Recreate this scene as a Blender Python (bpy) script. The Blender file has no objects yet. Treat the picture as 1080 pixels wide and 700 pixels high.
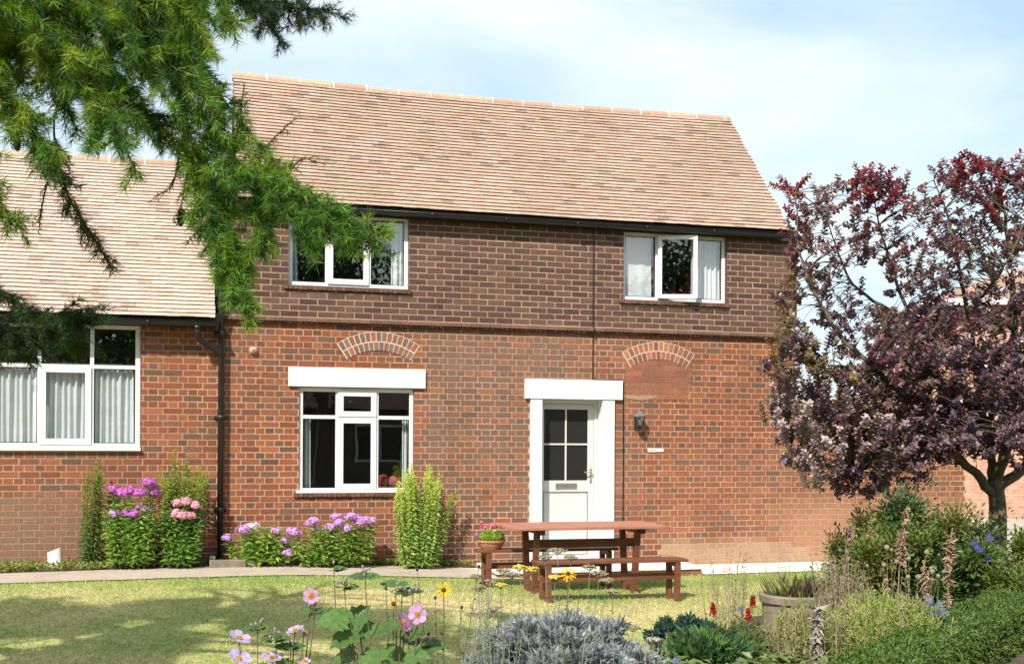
import bpy, math, random
import numpy as np
from mathutils import Vector, Matrix, noise as mnoise

R = math.radians
SC = bpy.context.scene
COL = SC.collection
rng = np.random.default_rng(11)
random.seed(11)

# ------------------------------------------------------------------ camera, sky, sun, exposure
F, CX, HY, CAMH, ROLL = 1200.0, 540.0, 465.0, 1.65, 0.006
cd = bpy.data.cameras.new('camera')
cam = bpy.data.objects.new('camera', cd)
COL.objects.link(cam)
cam.location = (0, 0, CAMH)
cam.rotation_euler = (math.pi / 2, -ROLL, 0)
cd.sensor_width = 36.0
cd.lens = F / 1080.0 * 36.0
cd.shift_y = 115.0 / 1080.0
cd.clip_start = 0.05
cd.clip_end = 3000
SC.camera = cam

SUNV = Vector((0.27, 0.64, -0.66)).normalized()      # the way the light travels
world = bpy.data.worlds.new('World')
SC.world = world
world.use_nodes = True
nt = world.node_tree
nt.nodes.clear()
wo = nt.nodes.new('ShaderNodeOutputWorld')
bg = nt.nodes.new('ShaderNodeBackground')
sky = nt.nodes.new('ShaderNodeTexSky')
sky.sky_type = 'NISHITA'
sky.sun_disc = False
sky.sun_elevation = math.asin(-SUNV.z)
sky.sun_rotation = math.atan2(-SUNV.x, -SUNV.y)
sky.air_density = 1.0
sky.dust_density = 1.6
sky.ozone_density = 1.0
tc = nt.nodes.new('ShaderNodeTexCoord')
mp = nt.nodes.new('ShaderNodeMapping')
mp.inputs['Scale'].default_value = (1.2, 1.2, 2.8)
mp.inputs['Rotation'].default_value = (R(8), R(-14), 0)
mp.inputs['Location'].default_value = (0.35, 0.1, 0.6)
ns = nt.nodes.new('ShaderNodeTexNoise')
ns.inputs['Scale'].default_value = 1.7
ns.inputs['Detail'].default_value = 7
ns.inputs['Roughness'].default_value = 0.56
ns.inputs['Distortion'].default_value = 0.35
cr = nt.nodes.new('ShaderNodeValToRGB')
cr.color_ramp.elements[0].position = 0.36
cr.color_ramp.elements[0].color = (0.0, 0.0, 0.0, 1)
cr.color_ramp.elements[1].position = 0.80
cr.color_ramp.elements[1].color = (1, 1, 1, 1)
mx = nt.nodes.new('ShaderNodeMix')
mx.data_type = 'RGBA'
nt.links.new(tc.outputs['Generated'], mp.inputs['Vector'])
nt.links.new(mp.outputs['Vector'], ns.inputs['Vector'])
nt.links.new(ns.outputs['Fac'], cr.inputs['Fac'])
nt.links.new(cr.outputs['Color'], mx.inputs[0])
haze_mix = nt.nodes.new('ShaderNodeMix')
haze_mix.data_type = 'RGBA'
haze_mix.inputs[0].default_value = 0.62
haze_mix.inputs[7].default_value = (3.6, 4.95, 5.6, 1)
nt.links.new(sky.outputs['Color'], haze_mix.inputs[6])
nt.links.new(haze_mix.outputs[2], mx.inputs[6])
nt.links.new(mx.outputs[2], bg.inputs['Color'])
mx.inputs[7].default_value = (6.6, 6.8, 6.9, 1)

bg.inputs['Strength'].default_value = 0.125
nt.links.new(bg.outputs['Background'], wo.inputs['Surface'])

sl = bpy.data.lights.new('sun', 'SUN')
sl.energy = 4.3
sl.angle = R(0.55)
sl.color = (1.0, 0.945, 0.86)
so = bpy.data.objects.new('sun', sl)
COL.objects.link(so)
so.location = (-6, -8, 14)
so.rotation_euler = SUNV.to_track_quat('-Z', 'Y').to_euler()

SC.view_settings.view_transform = 'Standard'
SC.view_settings.look = 'None'
SC.view_settings.gamma = 1.0
SC.view_settings.exposure = 0.60
SC.render.engine = 'CYCLES'
SC.cycles.max_bounces = 6
SC.cycles.transparent_max_bounces = 10
SC.cycles.use_denoising = True
SC.cycles.sample_clamp_indirect = 6.0

# ------------------------------------------------------------------ geometry of the place
TH = math.atan(1200.0 / 4360.0)                        # the house front runs this much away to the right
WO = np.array((0.0, 14.58))
WD = np.array((math.cos(TH), math.sin(TH)))
WN = np.array((-math.sin(TH), math.cos(TH)))


def ray(px, py):
    x, y = px - CX, py - HY
    return (x + ROLL * y) / F, -(y - ROLL * x) / F


def at(px, py, Y):
    a, b = ray(px, py)
    return Vector((a * Y, Y, CAMH + b * Y))


def W(px, py, w=0.0):
    """u along the front, z up, for a point of the picture on the plane w behind the front"""
    a, b = ray(px, py)
    o = WO + WN * w
    # a*Y = o0+u*d0 ; Y = o1+u*d1
    u = (a * o[1] - o[0]) / (WD[0] - a * WD[1])
    Y = o[1] + u * WD[1]
    return u, CAMH + b * Y


def U(px, py=460, w=0.0): return W(px, py, w)[0]
def ZZ(px, py, w=0.0): return W(px, py, w)[1]


def uw(x, y):
    p = np.array((x, y)) - WO
    return float(p @ WD), float(p @ WN)


def wxy(u, w):
    p = WO + WD * u + WN * w
    return float(p[0]), float(p[1])


def upx(u):
    x, y = wxy(u, 0)
    return CX + F * x / y


def sst(t):
    t = min(1.0, max(0.0, t))
    return t * t * (3 - 2 * t)


def ground(x, y):
    u, w = uw(x, y)
    return 0.15 * sst((0.7 - u) / 4.2) * sst((w + 7.5) / 4.5)


def on_ground(px, py):
    Y = 12.0
    for _ in range(12):
        a, b = ray(px, py)
        z = ground(a * Y, Y)
        Y = (z - CAMH) / b
    return Vector((a * Y, Y, ground(a * Y, Y)))


# ------------------------------------------------------------------ mesh helpers
class MB:
    def __init__(s):
        s.V, s.F, s.C, s.M, s.n = [], [], [], [], 0

    def add(s, v, f, c=(0.5, 0.5, 0.5), m=0):
        v = np.asarray(v, dtype=np.float32).reshape(-1, 3)
        f = np.asarray(f, dtype=np.int32)
        if f.ndim == 1:
            f = f[None, :]
        c = np.asarray(c, dtype=np.float32)
        if c.ndim == 1:
            c = np.tile(c[:3], (len(v), 1))
        s.V.append(v); s.C.append(c)
        s.F.append(f + s.n); s.M.append(np.full(len(f), m, dtype=np.int32))
        s.n += len(v)

    def box(s, x0, x1, y0, y1, z0, z1, c=(0.5, 0.5, 0.5), m=0):
        v = [(x0, y0, z0), (x1, y0, z0), (x1, y1, z0), (x0, y1, z0),
             (x0, y0, z1), (x1, y0, z1), (x1, y1, z1), (x0, y1, z1)]
        f = [(0, 3, 2, 1), (4, 5, 6, 7), (0, 1, 5, 4), (1, 2, 6, 5), (2, 3, 7, 6), (3, 0, 4, 7)]
        s.add(v, f, c, m)

    def bar(s, p, q, a, b, c=(0.5, 0.5, 0.5), m=0, up=(0, 0, 1), taper=1.0):
        """square bar from p to q, a wide sideways, b thick along up"""
        p, q = Vector(p), Vector(q)
        d = (q - p).normalized()
        up = Vector(up)
        sd = d.cross(up)
        if sd.length < 1e-4:
            sd = d.cross(Vector((0, 1, 0)))
        sd.normalize()
        up = sd.cross(d)
        v = []
        for o, k in ((p, 1), (q, taper)):
            for i, j in ((-1, -1), (1, -1), (1, 1), (-1, 1)):
                v.append(o + sd * (i * a * k / 2) + up * (j * b * k / 2))
        s.add([tuple(x) for x in v], [(0, 1, 2, 3), (7, 6, 5, 4), (0, 4, 5, 1), (1, 5, 6, 2), (2, 6, 7, 3), (3, 7, 4, 0)], c, m)

    def tube(s, pts, rad, sides=6, c=(0.5, 0.5, 0.5), m=0, cap=True):
        pts = [Vector(p) for p in pts]
        n = len(pts)
        if not hasattr(rad, '__len__'):
            rad = [rad] * n
        v = []
        ref = Vector((0.31, 0.17, 0.93))
        for i, p in enumerate(pts):
            d = (pts[min(i + 1, n - 1)] - pts[max(i - 1, 0)])
            if d.length < 1e-9: d = Vector((0, 0, 1))
            d.normalize()
            a = d.cross(ref)
            if a.length < 0.05: a = d.cross(Vector((1, 0, 0)))
            a.normalize(); b = d.cross(a)
            for k in range(sides):
                t = 2 * math.pi * k / sides
                v.append(tuple(p + (a * math.cos(t) + b * math.sin(t)) * rad[i]))
        f = []
        for i in range(n - 1):
            for k in range(sides):
                k2 = (k + 1) % sides
                f.append((i * sides + k, i * sides + k2, (i + 1) * sides + k2, (i + 1) * sides + k))
        s.add(v, f, c, m)
        if cap:
            e = (n - 1) * sides
            s.F.append(np.array([[s.n - len(v) + e + k for k in range(sides)]], dtype=np.int32)); s.M.append(np.full(1, m, dtype=np.int32))
            s.F.append(np.array([[s.n - len(v) + sides - 1 - k for k in range(sides)]], dtype=np.int32)); s.M.append(np.full(1, m, dtype=np.int32))

    def lathe(s, prof, sides=24, o=(0, 0, 0), c=(0.5, 0.5, 0.5), m=0):
        v = []
        for r, z in prof:
            for k in range(sides):
                t = 2 * math.pi * k / sides
                v.append((o[0] + r * math.cos(t), o[1] + r * math.sin(t), o[2] + z))
        f = []
        for i in range(len(prof) - 1):
            for k in range(sides):
                k2 = (k + 1) % sides
                f.append((i * sides + k, i * sides + k2, (i + 1) * sides + k2, (i + 1) * sides + k))
        s.add(v, f, c, m)

    def ball(s, o, r, c=(0.5, 0.5, 0.5), seg=8, ring=5, m=0, jit=0.0):
        if not hasattr(r, '__len__'): r = (r, r, r)
        v = [(0, 0, -1)]
        for i in range(1, ring):
            t = -math.pi / 2 + math.pi * i / ring
            for k in range(seg):
                a = 2 * math.pi * k / seg
                v.append((math.cos(t) * math.cos(a), math.cos(t) * math.sin(a), math.sin(t)))
        v.append((0, 0, 1))
        v = np.array(v)
        if jit: v *= 1 + jit * rng.uniform(-1, 1, (len(v), 1))
        v = v * np.array(r) + np.array(o)
        tris, quads = [], []
        for k in range(seg):
            k2 = (k + 1) % seg
            tris.append((0, 1 + k2, 1 + k))
            b = 1 + (ring - 2) * seg
            tris.append((b + k, b + k2, len(v) - 1))
            for i in range(ring - 2):
                quads.append((1 + i * seg + k, 1 + i * seg + k2, 1 + (i + 1) * seg + k2, 1 + (i + 1) * seg + k))
        n0 = s.n
        s.add(v, tris, c, m)
        if quads:
            s.F.append(np.array(quads, dtype=np.int32) + n0); s.M.append(np.full(len(quads), m, dtype=np.int32))

    def build(s, name, mats, parent=None, smooth=False, bevel=0.0):
        me = bpy.data.meshes.new(name)
        V = np.concatenate(s.V); C = np.concatenate(s.C)
        me.vertices.add(len(V))
        me.vertices.foreach_set('co', V.ravel())
        tot = np.concatenate([np.full(len(f), f.shape[1], dtype=np.int32) for f in s.F])
        idx = np.concatenate([f.ravel() for f in s.F]).astype(np.int32)
        me.loops.add(len(idx))
        me.loops.foreach_set('vertex_index', idx)
        me.polygons.add(len(tot))
        st = np.concatenate(([0], np.cumsum(tot)[:-1])).astype(np.int32)
        me.polygons.foreach_set('loop_start', st)
        me.polygons.foreach_set('loop_total', tot)
        me.polygons.foreach_set('material_index', np.concatenate(s.M))
        me.polygons.foreach_set('use_smooth', np.full(len(tot), bool(smooth)))
        at_ = me.color_attributes.new('Col', 'FLOAT_COLOR', 'POINT')
        at_.data.foreach_set('color', np.concatenate([C, np.ones((len(C), 1), dtype=np.float32)], 1).astype(np.float32).ravel())
        me.update(calc_edges=True)
        me.validate()
        if not isinstance(mats, (list, tuple)): mats = [mats]
        for m in mats: me.materials.append(m)
        o = bpy.data.objects.new(name, me)
        COL.objects.link(o)
        if parent: o.parent = parent
        if bevel:
            b = o.modifiers.new('bevel', 'BEVEL')
            b.width = bevel; b.segments = 2; b.limit_method = 'ANGLE'; b.angle_limit = R(40)
        return o


def tag(o, label=None, cat=None, group=None, kind=None):
    if label: o['label'] = label
    if cat: o['category'] = cat
    if group: o['group'] = group
    if kind: o['kind'] = kind
    return o


def empty(name, loc=(0, 0, 0), rz=0.0, label=None, cat=None, group=None):
    o = bpy.data.objects.new(name, None)
    o.empty_display_size = 0.2
    COL.objects.link(o)
    o.location = loc
    o.rotation_euler = (0, 0, rz)
    return tag(o, label, cat, group)


# ------------------------------------------------------------------ materials
def newmat(name):
    m = bpy.data.materials.new(name)
    m.use_nodes = True
    m.use_transparent_shadow = True
    t = m.node_tree
    t.nodes.clear()
    out = t.nodes.new('ShaderNodeOutputMaterial')
    return m, t, out


def N(t, kind, **kw):
    n = t.nodes.new('ShaderNode' + kind)
    for k, v in kw.items():
        if k in n.inputs: n.inputs[k].default_value = v
        else: setattr(n, k, v)
    return n


def objvec(t):
    return t.nodes.new('ShaderNodeTexCoord').outputs['Object']


def mat_attr(name, rough=0.8, nscale=30.0, namt=0.25, bump=0.3, bdist=0.003, spec=0.3, dirt=None, dscale=1.2, damt=0.5):
    """colour from the mesh's own colours, broken by fine noise, roughened by bump"""
    m, t, out = newmat(name)
    p = N(t, 'BsdfPrincipled'); p.inputs['Roughness'].default_value = rough
    p.inputs['Specular IOR Level'].default_value = spec
    a = N(t, 'VertexColor', layer_name='Col')
    n1 = N(t, 'TexNoise', Scale=nscale, Detail=6.0, Roughness=0.65)
    v = objvec(t)
    t.links.new(v, n1.inputs['Vector'])
    mr = N(t, 'MapRange'); mr.inputs[1].default_value = 0.3; mr.inputs[2].default_value = 0.7
    mr.inputs[3].default_value = 1 - namt; mr.inputs[4].default_value = 1 + namt
    t.links.new(n1.outputs['Fac'], mr.inputs[0])
    mu = N(t, 'Mix', data_type='RGBA', blend_type='MULTIPLY'); mu.inputs[0].default_value = 1
    t.links.new(a.outputs['Color'], mu.inputs[6]); t.links.new(mr.outputs[0], mu.inputs[7])
    colr = mu.outputs[2]
    if dirt:
        n2 = N(t, 'TexNoise', Scale=dscale, Detail=8.0, Roughness=0.7)
        t.links.new(v, n2.inputs['Vector'])
        r2 = N(t, 'MapRange'); r2.inputs[1].default_value = 0.48; r2.inputs[2].default_value = 0.72
        r2.inputs[3].default_value = 0; r2.inputs[4].default_value = damt
        t.links.new(n2.outputs['Fac'], r2.inputs[0])
        m2 = N(t, 'Mix', data_type='RGBA'); m2.inputs[7].default_value = (*dirt, 1)
        t.links.new(r2.outputs[0], m2.inputs[0]); t.links.new(colr, m2.inputs[6])
        colr = m2.outputs[2]
    t.links.new(colr, p.inputs['Base Color'])
    if bump:
        b = N(t, 'Bump'); b.inputs['Strength'].default_value = bump; b.inputs['Distance'].default_value = bdist
        t.links.new(n1.outputs['Fac'], b.inputs['Height']); t.links.new(b.outputs['Normal'], p.inputs['Normal'])
    t.links.new(p.outputs[0], out.inputs[0])
    return m


def mat_plain(name, col, rough=0.5, var=0.12, nscale=8.0, bump=0.0, spec=0.5, metal=0.0, dirt=None, dscale=3.0, damt=0.4, bscale=None):
    m, t, out = newmat(name)
    p = N(t, 'BsdfPrincipled')
    p.inputs['Roughness'].default_value = rough
    p.inputs['Specular IOR Level'].default_value = spec
    p.inputs['Metallic'].default_value = metal
    v = objvec(t)
    n1 = N(t, 'TexNoise', Scale=nscale, Detail=6.0, Roughness=0.6)
    t.links.new(v, n1.inputs['Vector'])
    mr = N(t, 'MapRange'); mr.inputs[1].default_value = 0.3; mr.inputs[2].default_value = 0.7
    t.links.new(n1.outputs['Fac'], mr.inputs[0])
    mu = N(t, 'Mix', data_type='RGBA')
    mu.inputs[6].default_value = (*[c * (1 - var) for c in col], 1)
    mu.inputs[7].default_value = (*[min(1, c * (1 + var)) for c in col], 1)
    t.links.new(mr.outputs[0], mu.inputs[0])
    colr = mu.outputs[2]
    if dirt:
        n2 = N(t, 'TexNoise', Scale=dscale, Detail=8.0, Roughness=0.72)
        t.links.new(v, n2.inputs['Vector'])
        r2 = N(t, 'MapRange'); r2.inputs[1].default_value = 0.5; r2.inputs[2].default_value = 0.75
        r2.inputs[4].default_value = damt
        t.links.new(n2.outputs['Fac'], r2.inputs[0])
        m2 = N(t, 'Mix', data_type='RGBA'); m2.inputs[7].default_value = (*dirt, 1)
        t.links.new(r2.outputs[0], m2.inputs[0]); t.links.new(colr, m2.inputs[6])
        colr = m2.outputs[2]
    t.links.new(colr, p.inputs['Base Color'])
    if bump:
        nb = N(t, 'TexNoise', Scale=bscale or nscale * 6, Detail=5.0)
        t.links.new(v, nb.inputs['Vector'])
        b = N(t, 'Bump'); b.inputs['Strength'].default_value = bump; b.inputs['Distance'].default_value = 0.006
        t.links.new(nb.outputs['Fac'], b.inputs['Height']); t.links.new(b.outputs['Normal'], p.inputs['Normal'])
    t.links.new(p.outputs[0], out.inputs[0])
    return m


def mat_leaf(name, trans=0.3, rough=0.5, spec=0.35):
    m, t, out = newmat(name)
    a = N(t, 'VertexColor', layer_name='Col')
    p = N(t, 'BsdfPrincipled')
    p.inputs['Roughness'].default_value = rough
    p.inputs['Specular IOR Level'].default_value = spec
    n1 = N(t, 'TexNoise', Scale=60.0, Detail=3.0)
    t.links.new(objvec(t), n1.inputs['Vector'])
    mr = N(t, 'MapRange'); mr.inputs[1].default_value = 0.3; mr.inputs[2].default_value = 0.7
    mr.inputs[3].default_value = 0.75; mr.inputs[4].default_value = 1.25
    t.links.new(n1.outputs['Fac'], mr.inputs[0])
    mu = N(t, 'Mix', data_type='RGBA', blend_type='MULTIPLY'); mu.inputs[0].default_value = 1
    t.links.new(a.outputs['Color'], mu.inputs[6]); t.links.new(mr.outputs[0], mu.inputs[7])
    t.links.new(mu.outputs[2], p.inputs['Base Color'])
    tr = N(t, 'BsdfTranslucent')
    hs = N(t, 'HueSaturation'); hs.inputs['Saturation'].default_value = 1.15; hs.inputs['Value'].default_value = 1.5
    t.links.new(mu.outputs[2], hs.inputs['Color']); t.links.new(hs.outputs[0], tr.inputs['Color'])
    ms = N(t, 'MixShader'); ms.inputs[0].default_value = trans
    t.links.new(p.outputs[0], ms.inputs[1]); t.links.new(tr.outputs[0], ms.inputs[2])
    t.links.new(ms.outputs[0], out.inputs[0])
    return m


def mat_glass(name, refl=0.16, tint=(0.9, 0.94, 0.93), wob=0.25):
    m, t, out = newmat(name)
    tr = N(t, 'BsdfTransparent'); tr.inputs[0].default_value = (*tint, 1)
    gl = N(t, 'BsdfGlossy'); gl.inputs['Roughness'].default_value = 0.01; gl.inputs['Color'].default_value = (1, 1, 1, 1)
    fr = N(t, 'LayerWeight'); fr.inputs[0].default_value = 0.5
    pw3 = N(t, 'Math', operation='POWER'); pw3.inputs[1].default_value = 4.0
    t.links.new(fr.outputs['Facing'], pw3.inputs[0])
    mr = N(t, 'MapRange'); mr.inputs[3].default_value = refl; mr.inputs[4].default_value = 0.9
    t.links.new(pw3.outputs[0], mr.inputs[0])
    nb = N(t, 'TexNoise', Scale=2.2, Detail=1.0)
    t.links.new(objvec(t), nb.inputs['Vector'])
    b = N(t, 'Bump'); b.inputs['Strength'].default_value = wob; b.inputs['Distance'].default_value = 0.01
    t.links.new(nb.outputs['Fac'], b.inputs['Height']); t.links.new(b.outputs['Normal'], gl.inputs['Normal'])
    ms = N(t, 'MixShader')
    t.links.new(mr.outputs[0], ms.inputs[0]); t.links.new(tr.outputs[0], ms.inputs[1]); t.links.new(gl.outputs[0], ms.inputs[2])
    t.links.new(ms.outputs[0], out.inputs[0])
    return m


def mat_brickpat(name, c1, c2, mortar, scale=1.0):
    """plain far brickwork: brick texture in the wall's own metres"""
    m, t, out = newmat(name)
    p = N(t, 'BsdfPrincipled'); p.inputs['Roughness'].default_value = 0.9
    tc_ = t.nodes.new('ShaderNodeTexCoord')
    sx = N(t, 'SeparateXYZ'); t.links.new(tc_.outputs['Object'], sx.inputs[0])
    ad = N(t, 'Math', operation='ADD'); t.links.new(sx.outputs[0], ad.inputs[0]); t.links.new(sx.outputs[1], ad.inputs[1])
    cb = N(t, 'CombineXYZ'); t.links.new(ad.outputs[0], cb.inputs[0]); t.links.new(sx.outputs[2], cb.inputs[1])
    br = N(t, 'TexBrick')
    br.inputs['Color1'].default_value = (*c1, 1); br.inputs['Color2'].default_value = (*c2, 1); br.inputs['Mortar'].default_value = (*mortar, 1)
    br.inputs['Scale'].default_value = 1.0; br.inputs['Brick Width'].default_value = 0.225 * scale
    br.inputs['Row Height'].default_value = 0.075 * scale; br.inputs['Mortar Size'].default_value = 0.006 * scale
    br.inputs['Mortar Smooth'].default_value = 0.4
    t.links.new(cb.outputs[0], br.inputs['Vector'])
    n1 = N(t, 'TexNoise', Scale=7.0, Detail=6.0); t.links.new(tc_.outputs['Object'], n1.inputs['Vector'])
    mr = N(t, 'MapRange'); mr.inputs[1].default_value = .3; mr.inputs[2].default_value = .7; mr.inputs[3].default_value = 0.75; mr.inputs[4].default_value = 1.25
    t.links.new(n1.outputs['Fac'], mr.inputs[0])
    mu = N(t, 'Mix', data_type='RGBA', blend_type='MULTIPLY'); mu.inputs[0].default_value = 1
    t.links.new(br.outputs['Color'], mu.inputs[6]); t.links.new(mr.outputs[0], mu.inputs[7])
    t.links.new(mu.outputs[2], p.inputs['Base Color'])
    b = N(t, 'Bump'); b.inputs['Strength'].default_value = 0.5; b.inputs['Distance'].default_value = 0.006; b.invert = True
    t.links.new(br.outputs['Fac'], b.inputs['Height']); t.links.new(b.outputs['Normal'], p.inputs['Normal'])
    t.links.new(p.outputs[0], out.inputs[0])
    return m


M_BRICK = mat_attr('brickwork', 0.9, 42, 0.24, 0.5, 0.003, 0.2, dirt=(0.115, 0.075, 0.052), dscale=1.1, damt=0.5)
M_MORTAR = mat_attr('mortar', 0.95, 60, 0.2, 0.4, 0.002, 0.15, dirt=(0.26, 0.17, 0.115), dscale=1.1, damt=0.6)
M_TILE = mat_attr('clay_tile', 0.85, 26, 0.2, 0.35, 0.003, 0.25)
M_WHITE = mat_plain('white_plastic', (0.70, 0.70, 0.69), 0.32, 0.03, 6, dirt=(0.55, 0.52, 0.45), dscale=2.5, damt=0.14)
M_PAINT = mat_plain('white_masonry_paint', (0.70, 0.70, 0.69), 0.65, 0.05, 10, 0.3, 0.3, dirt=(0.45, 0.40, 0.33), dscale=4, damt=0.35)
M_DOOR = mat_plain('door_plastic', (0.60, 0.585, 0.55), 0.35, 0.03, 6, dirt=(0.5, 0.46, 0.4), dscale=2.5, damt=0.2)
M_CREAM = mat_plain('cream_timber_paint', (0.66, 0.58, 0.42), 0.55, 0.08, 14)
M_BLACK = mat_plain('black_gutter_plastic', (0.018, 0.016, 0.016), 0.28, 0.3, 12, 0.0, 0.5)
M_DARK = mat_plain('dark_timber', (0.035, 0.022, 0.018), 0.6, 0.3, 20, 0.2)
M_GLASS = mat_glass('window_glass', 0.17, wob=.05)
M_GLASSO = mat_glass('obscure_glass', 0.05, (0.30, 0.31, 0.30), 0.5)
M_ROOM = mat_plain('room_wall', (0.10, 0.092, 0.08), 0.9, 0.25, 1.5)
M_CURT = mat_plain('net_curtain', (0.66, 0.67, 0.68), 0.9, 0.04, 9)
M_LEAF = mat_leaf('leaf', 0.30, 0.5)
M_GLOSSLEAF = mat_leaf('glossy_leaf', 0.22, 0.36, 0.75)
M_NEEDLE = mat_leaf('needle', 0.38, 0.5)
M_PETAL = mat_leaf('petal', 0.35, 0.65, 0.15)
M_DRY = mat_attr('dry_stem', 0.9, 50, 0.25, 0.3, 0.002, 0.15)
M_BARK = mat_attr('bark', 0.9, 22, 0.35, 0.9, 0.012, 0.2)
M_WOOD = None


def mat_wood():
    m, t, out = newmat('stained_wood')
    p = N(t, 'BsdfPrincipled'); p.inputs['Roughness'].default_value = 0.5; p.inputs['Specular IOR Level'].default_value = 0.4
    v = objvec(t)
    mpn = N(t, 'Mapping'); mpn.inputs['Scale'].default_value = (1.5, 26, 26)
    t.links.new(v, mpn.inputs['Vector'])
    n1 = N(t, 'TexNoise', Scale=2.0, Detail=7.0, Roughness=0.6, Distortion=0.6)
    t.links.new(mpn.outputs[0], n1.inputs['Vector'])
    c = N(t, 'ValToRGB')
    c.color_ramp.elements[0].position = .3; c.color_ramp.elements[0].color = (0.085, 0.030, 0.016, 1)
    c.color_ramp.elements[1].position = .72; c.color_ramp.elements[1].color = (0.225, 0.085, 0.046, 1)
    t.links.new(n1.outputs['Fac'], c.inputs[0])
    n2 = N(t, 'TexNoise', Scale=5.0, Detail=6.0); t.links.new(v, n2.inputs['Vector'])
    r2 = N(t, 'MapRange'); r2.inputs[1].default_value = .5; r2.inputs[2].default_value = .75; r2.inputs[4].default_value = .45
    t.links.new(n2.outputs['Fac'], r2.inputs[0])
    m2 = N(t, 'Mix', data_type='RGBA'); m2.inputs[7].default_value = (0.24, 0.12, 0.075, 1)
    t.links.new(r2.outputs[0], m2.inputs[0]); t.links.new(c.outputs[0], m2.inputs[6])
    t.links.new(m2.outputs[2], p.inputs['Base Color'])
    b = N(t, 'Bump'); b.inputs['Strength'].default_value = .35; b.inputs['Distance'].default_value = .003
    t.links.new(n1.outputs['Fac'], b.inputs['Height']); t.links.new(b.outputs[0], p.inputs['Normal'])
    t.links.new(p.outputs[0], out.inputs[0])
    return m


M_WOOD = mat_wood()  # stain darkened for the shade on the legs; tabletop has its own sunlit tone


def nz(u, z, s=1.0, k=0.0): return mnoise.noise(Vector((u * s, z * s, k)))


# ------------------------------------------------------------------ ground, path, beds
def grid_sheet(name, mat, corners, nu, nw, dz, colf=None, kind='structure'):
    """sheet in house coordinates (u,w), bilinear between four corners, laid on the ground"""
    v, c = [], []
    for j in range(nw + 1):
        for i in range(nu + 1):
            a, b = i / nu, j / nw
            u = (corners[0][0] * (1 - a) + corners[1][0] * a) * (1 - b) + (corners[3][0] * (1 - a) + corners[2][0] * a) * b
            w = (corners[0][1] * (1 - a) + corners[1][1] * a) * (1 - b) + (corners[3][1] * (1 - a) + corners[2][1] * a) * b
            x, y = wxy(u, w)
            v.append((x, y, ground(x, y) + dz))
            c.append(colf(u, w) if colf else (0.3, 0.3, 0.3))
    f = [(j * (nu + 1) + i, j * (nu + 1) + i + 1, (j + 1) * (nu + 1) + i + 1, (j + 1) * (nu + 1) + i) for j in range(nw) for i in range(nu)]
    mb = MB(); mb.add(v, f, c)
    return tag(mb.build(name, mat, smooth=True), kind=kind)


def lawn_mix(x, y):
    """0 straw, 1 green"""
    g = 0.5 + 0.55 * nz(x, y, 0.55, 3.1) + 0.35 * nz(x, y, 1.7, 8.2) + 0.2 * nz(x, y, 5.0, 1.2)
    u, w = uw(x, y)
    g += 0.35 * sst((w + 2.6) / 1.2)                       # greener along the path
    g -= 0.30 * math.exp(-((w + 3.4) / 0.6) ** 2)
    return min(1.0, max(0.0, g))


M_SOIL = mat_attr('soil', 0.95, 18, 0.45, 0.8, 0.02, 0.1)
M_PATH = mat_attr('concrete_path', 0.9, 14, 0.14, 0.3, 0.004, 0.2, dirt=(0.25, 0.20, 0.15), dscale=3.2, damt=0.65)


def groundcol(u, w):
    x, y = wxy(u, w)
    g = lawn_mix(x, y)
    return (0.46 * (1 - g) + 0.20 * g, 0.38 * (1 - g) + 0.25 * g, 0.19 * (1 - g) + 0.07 * g)


# wide sheet to the horizon, then a fine patch where the camera looks
mb = MB()
far = 1500.0
mb.add([(-far, -far, -0.02), (far, -far, -0.02), (far, far, -0.02), (-far, far, -0.02)], [(0, 1, 2, 3)], (0.10, 0.11, 0.045))
tag(mb.build('ground', M_SOIL), kind='structure')
grid_sheet('lawn', M_SOIL, [(-9, -13.5), (9, -13.5), (9, 0.1), (-9, 0.1)], 120, 90, 0.0, groundcol)

u_l, u_door = U(-120), U(497)


def pathcol(u, w):
    k = sst((u - U(480)) / 0.4)
    a = np.array((0.43, 0.355, 0.28)); b = np.array((0.74, 0.70, 0.64))
    return tuple(a * (1 - k) + b * k)


pf0 = on_ground(60, 614); pf1 = on_ground(470, 609.5); pf2 = on_ground(800, 604.5)
pu0, pw0 = uw(pf0.x, pf0.y); pu1, pw1 = uw(pf1.x, pf1.y); pu2, pw2 = uw(pf2.x, pf2.y)
sl0 = (pw1 - pw0) / (pu1 - pu0); sl1 = (pw2 - pw1) / (pu2 - pu1)


def path_front(u): return pw1 + (u - pu1) * (sl0 if u < pu1 else sl1)


pb0 = on_ground(60, 603.5); pb1 = on_ground(470, 598.5)
qu0, qw0 = uw(pb0.x, pb0.y); qu1, qw1 = uw(pb1.x, pb1.y)


def path_back(u):
    return min(-0.02, qw0 + (u - qu0) * (qw1 - qw0) / (qu1 - qu0)) if u < qu1 + 0.15 else -0.012


def strip(name, mat, us, front, back, dz0, dz1, colf, nw=6, wob=0.0):
    v, c = [], []
    for u in us:
        for j in range(nw + 1):
            b = j / nw
            f = front(u) + wob * nz(u, 0.3, 2.5, 5)
            w = f * (1 - b) + back(u) * b
            x, y = wxy(u, w)
            v.append((x, y, ground(x, y) + dz0 * (1 - b) + dz1 * b))
            c.append(colf(u, w))
    n = len(us)
    f = [(i * (nw + 1) + j, (i + 1) * (nw + 1) + j, (i + 1) * (nw + 1) + j + 1, i * (nw + 1) + j + 1) for i in range(n - 1) for j in range(nw)]
    mb = MB(); mb.add(v, f, c)
    return tag(mb.build(name, mat, smooth=True), kind='structure')


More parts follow.
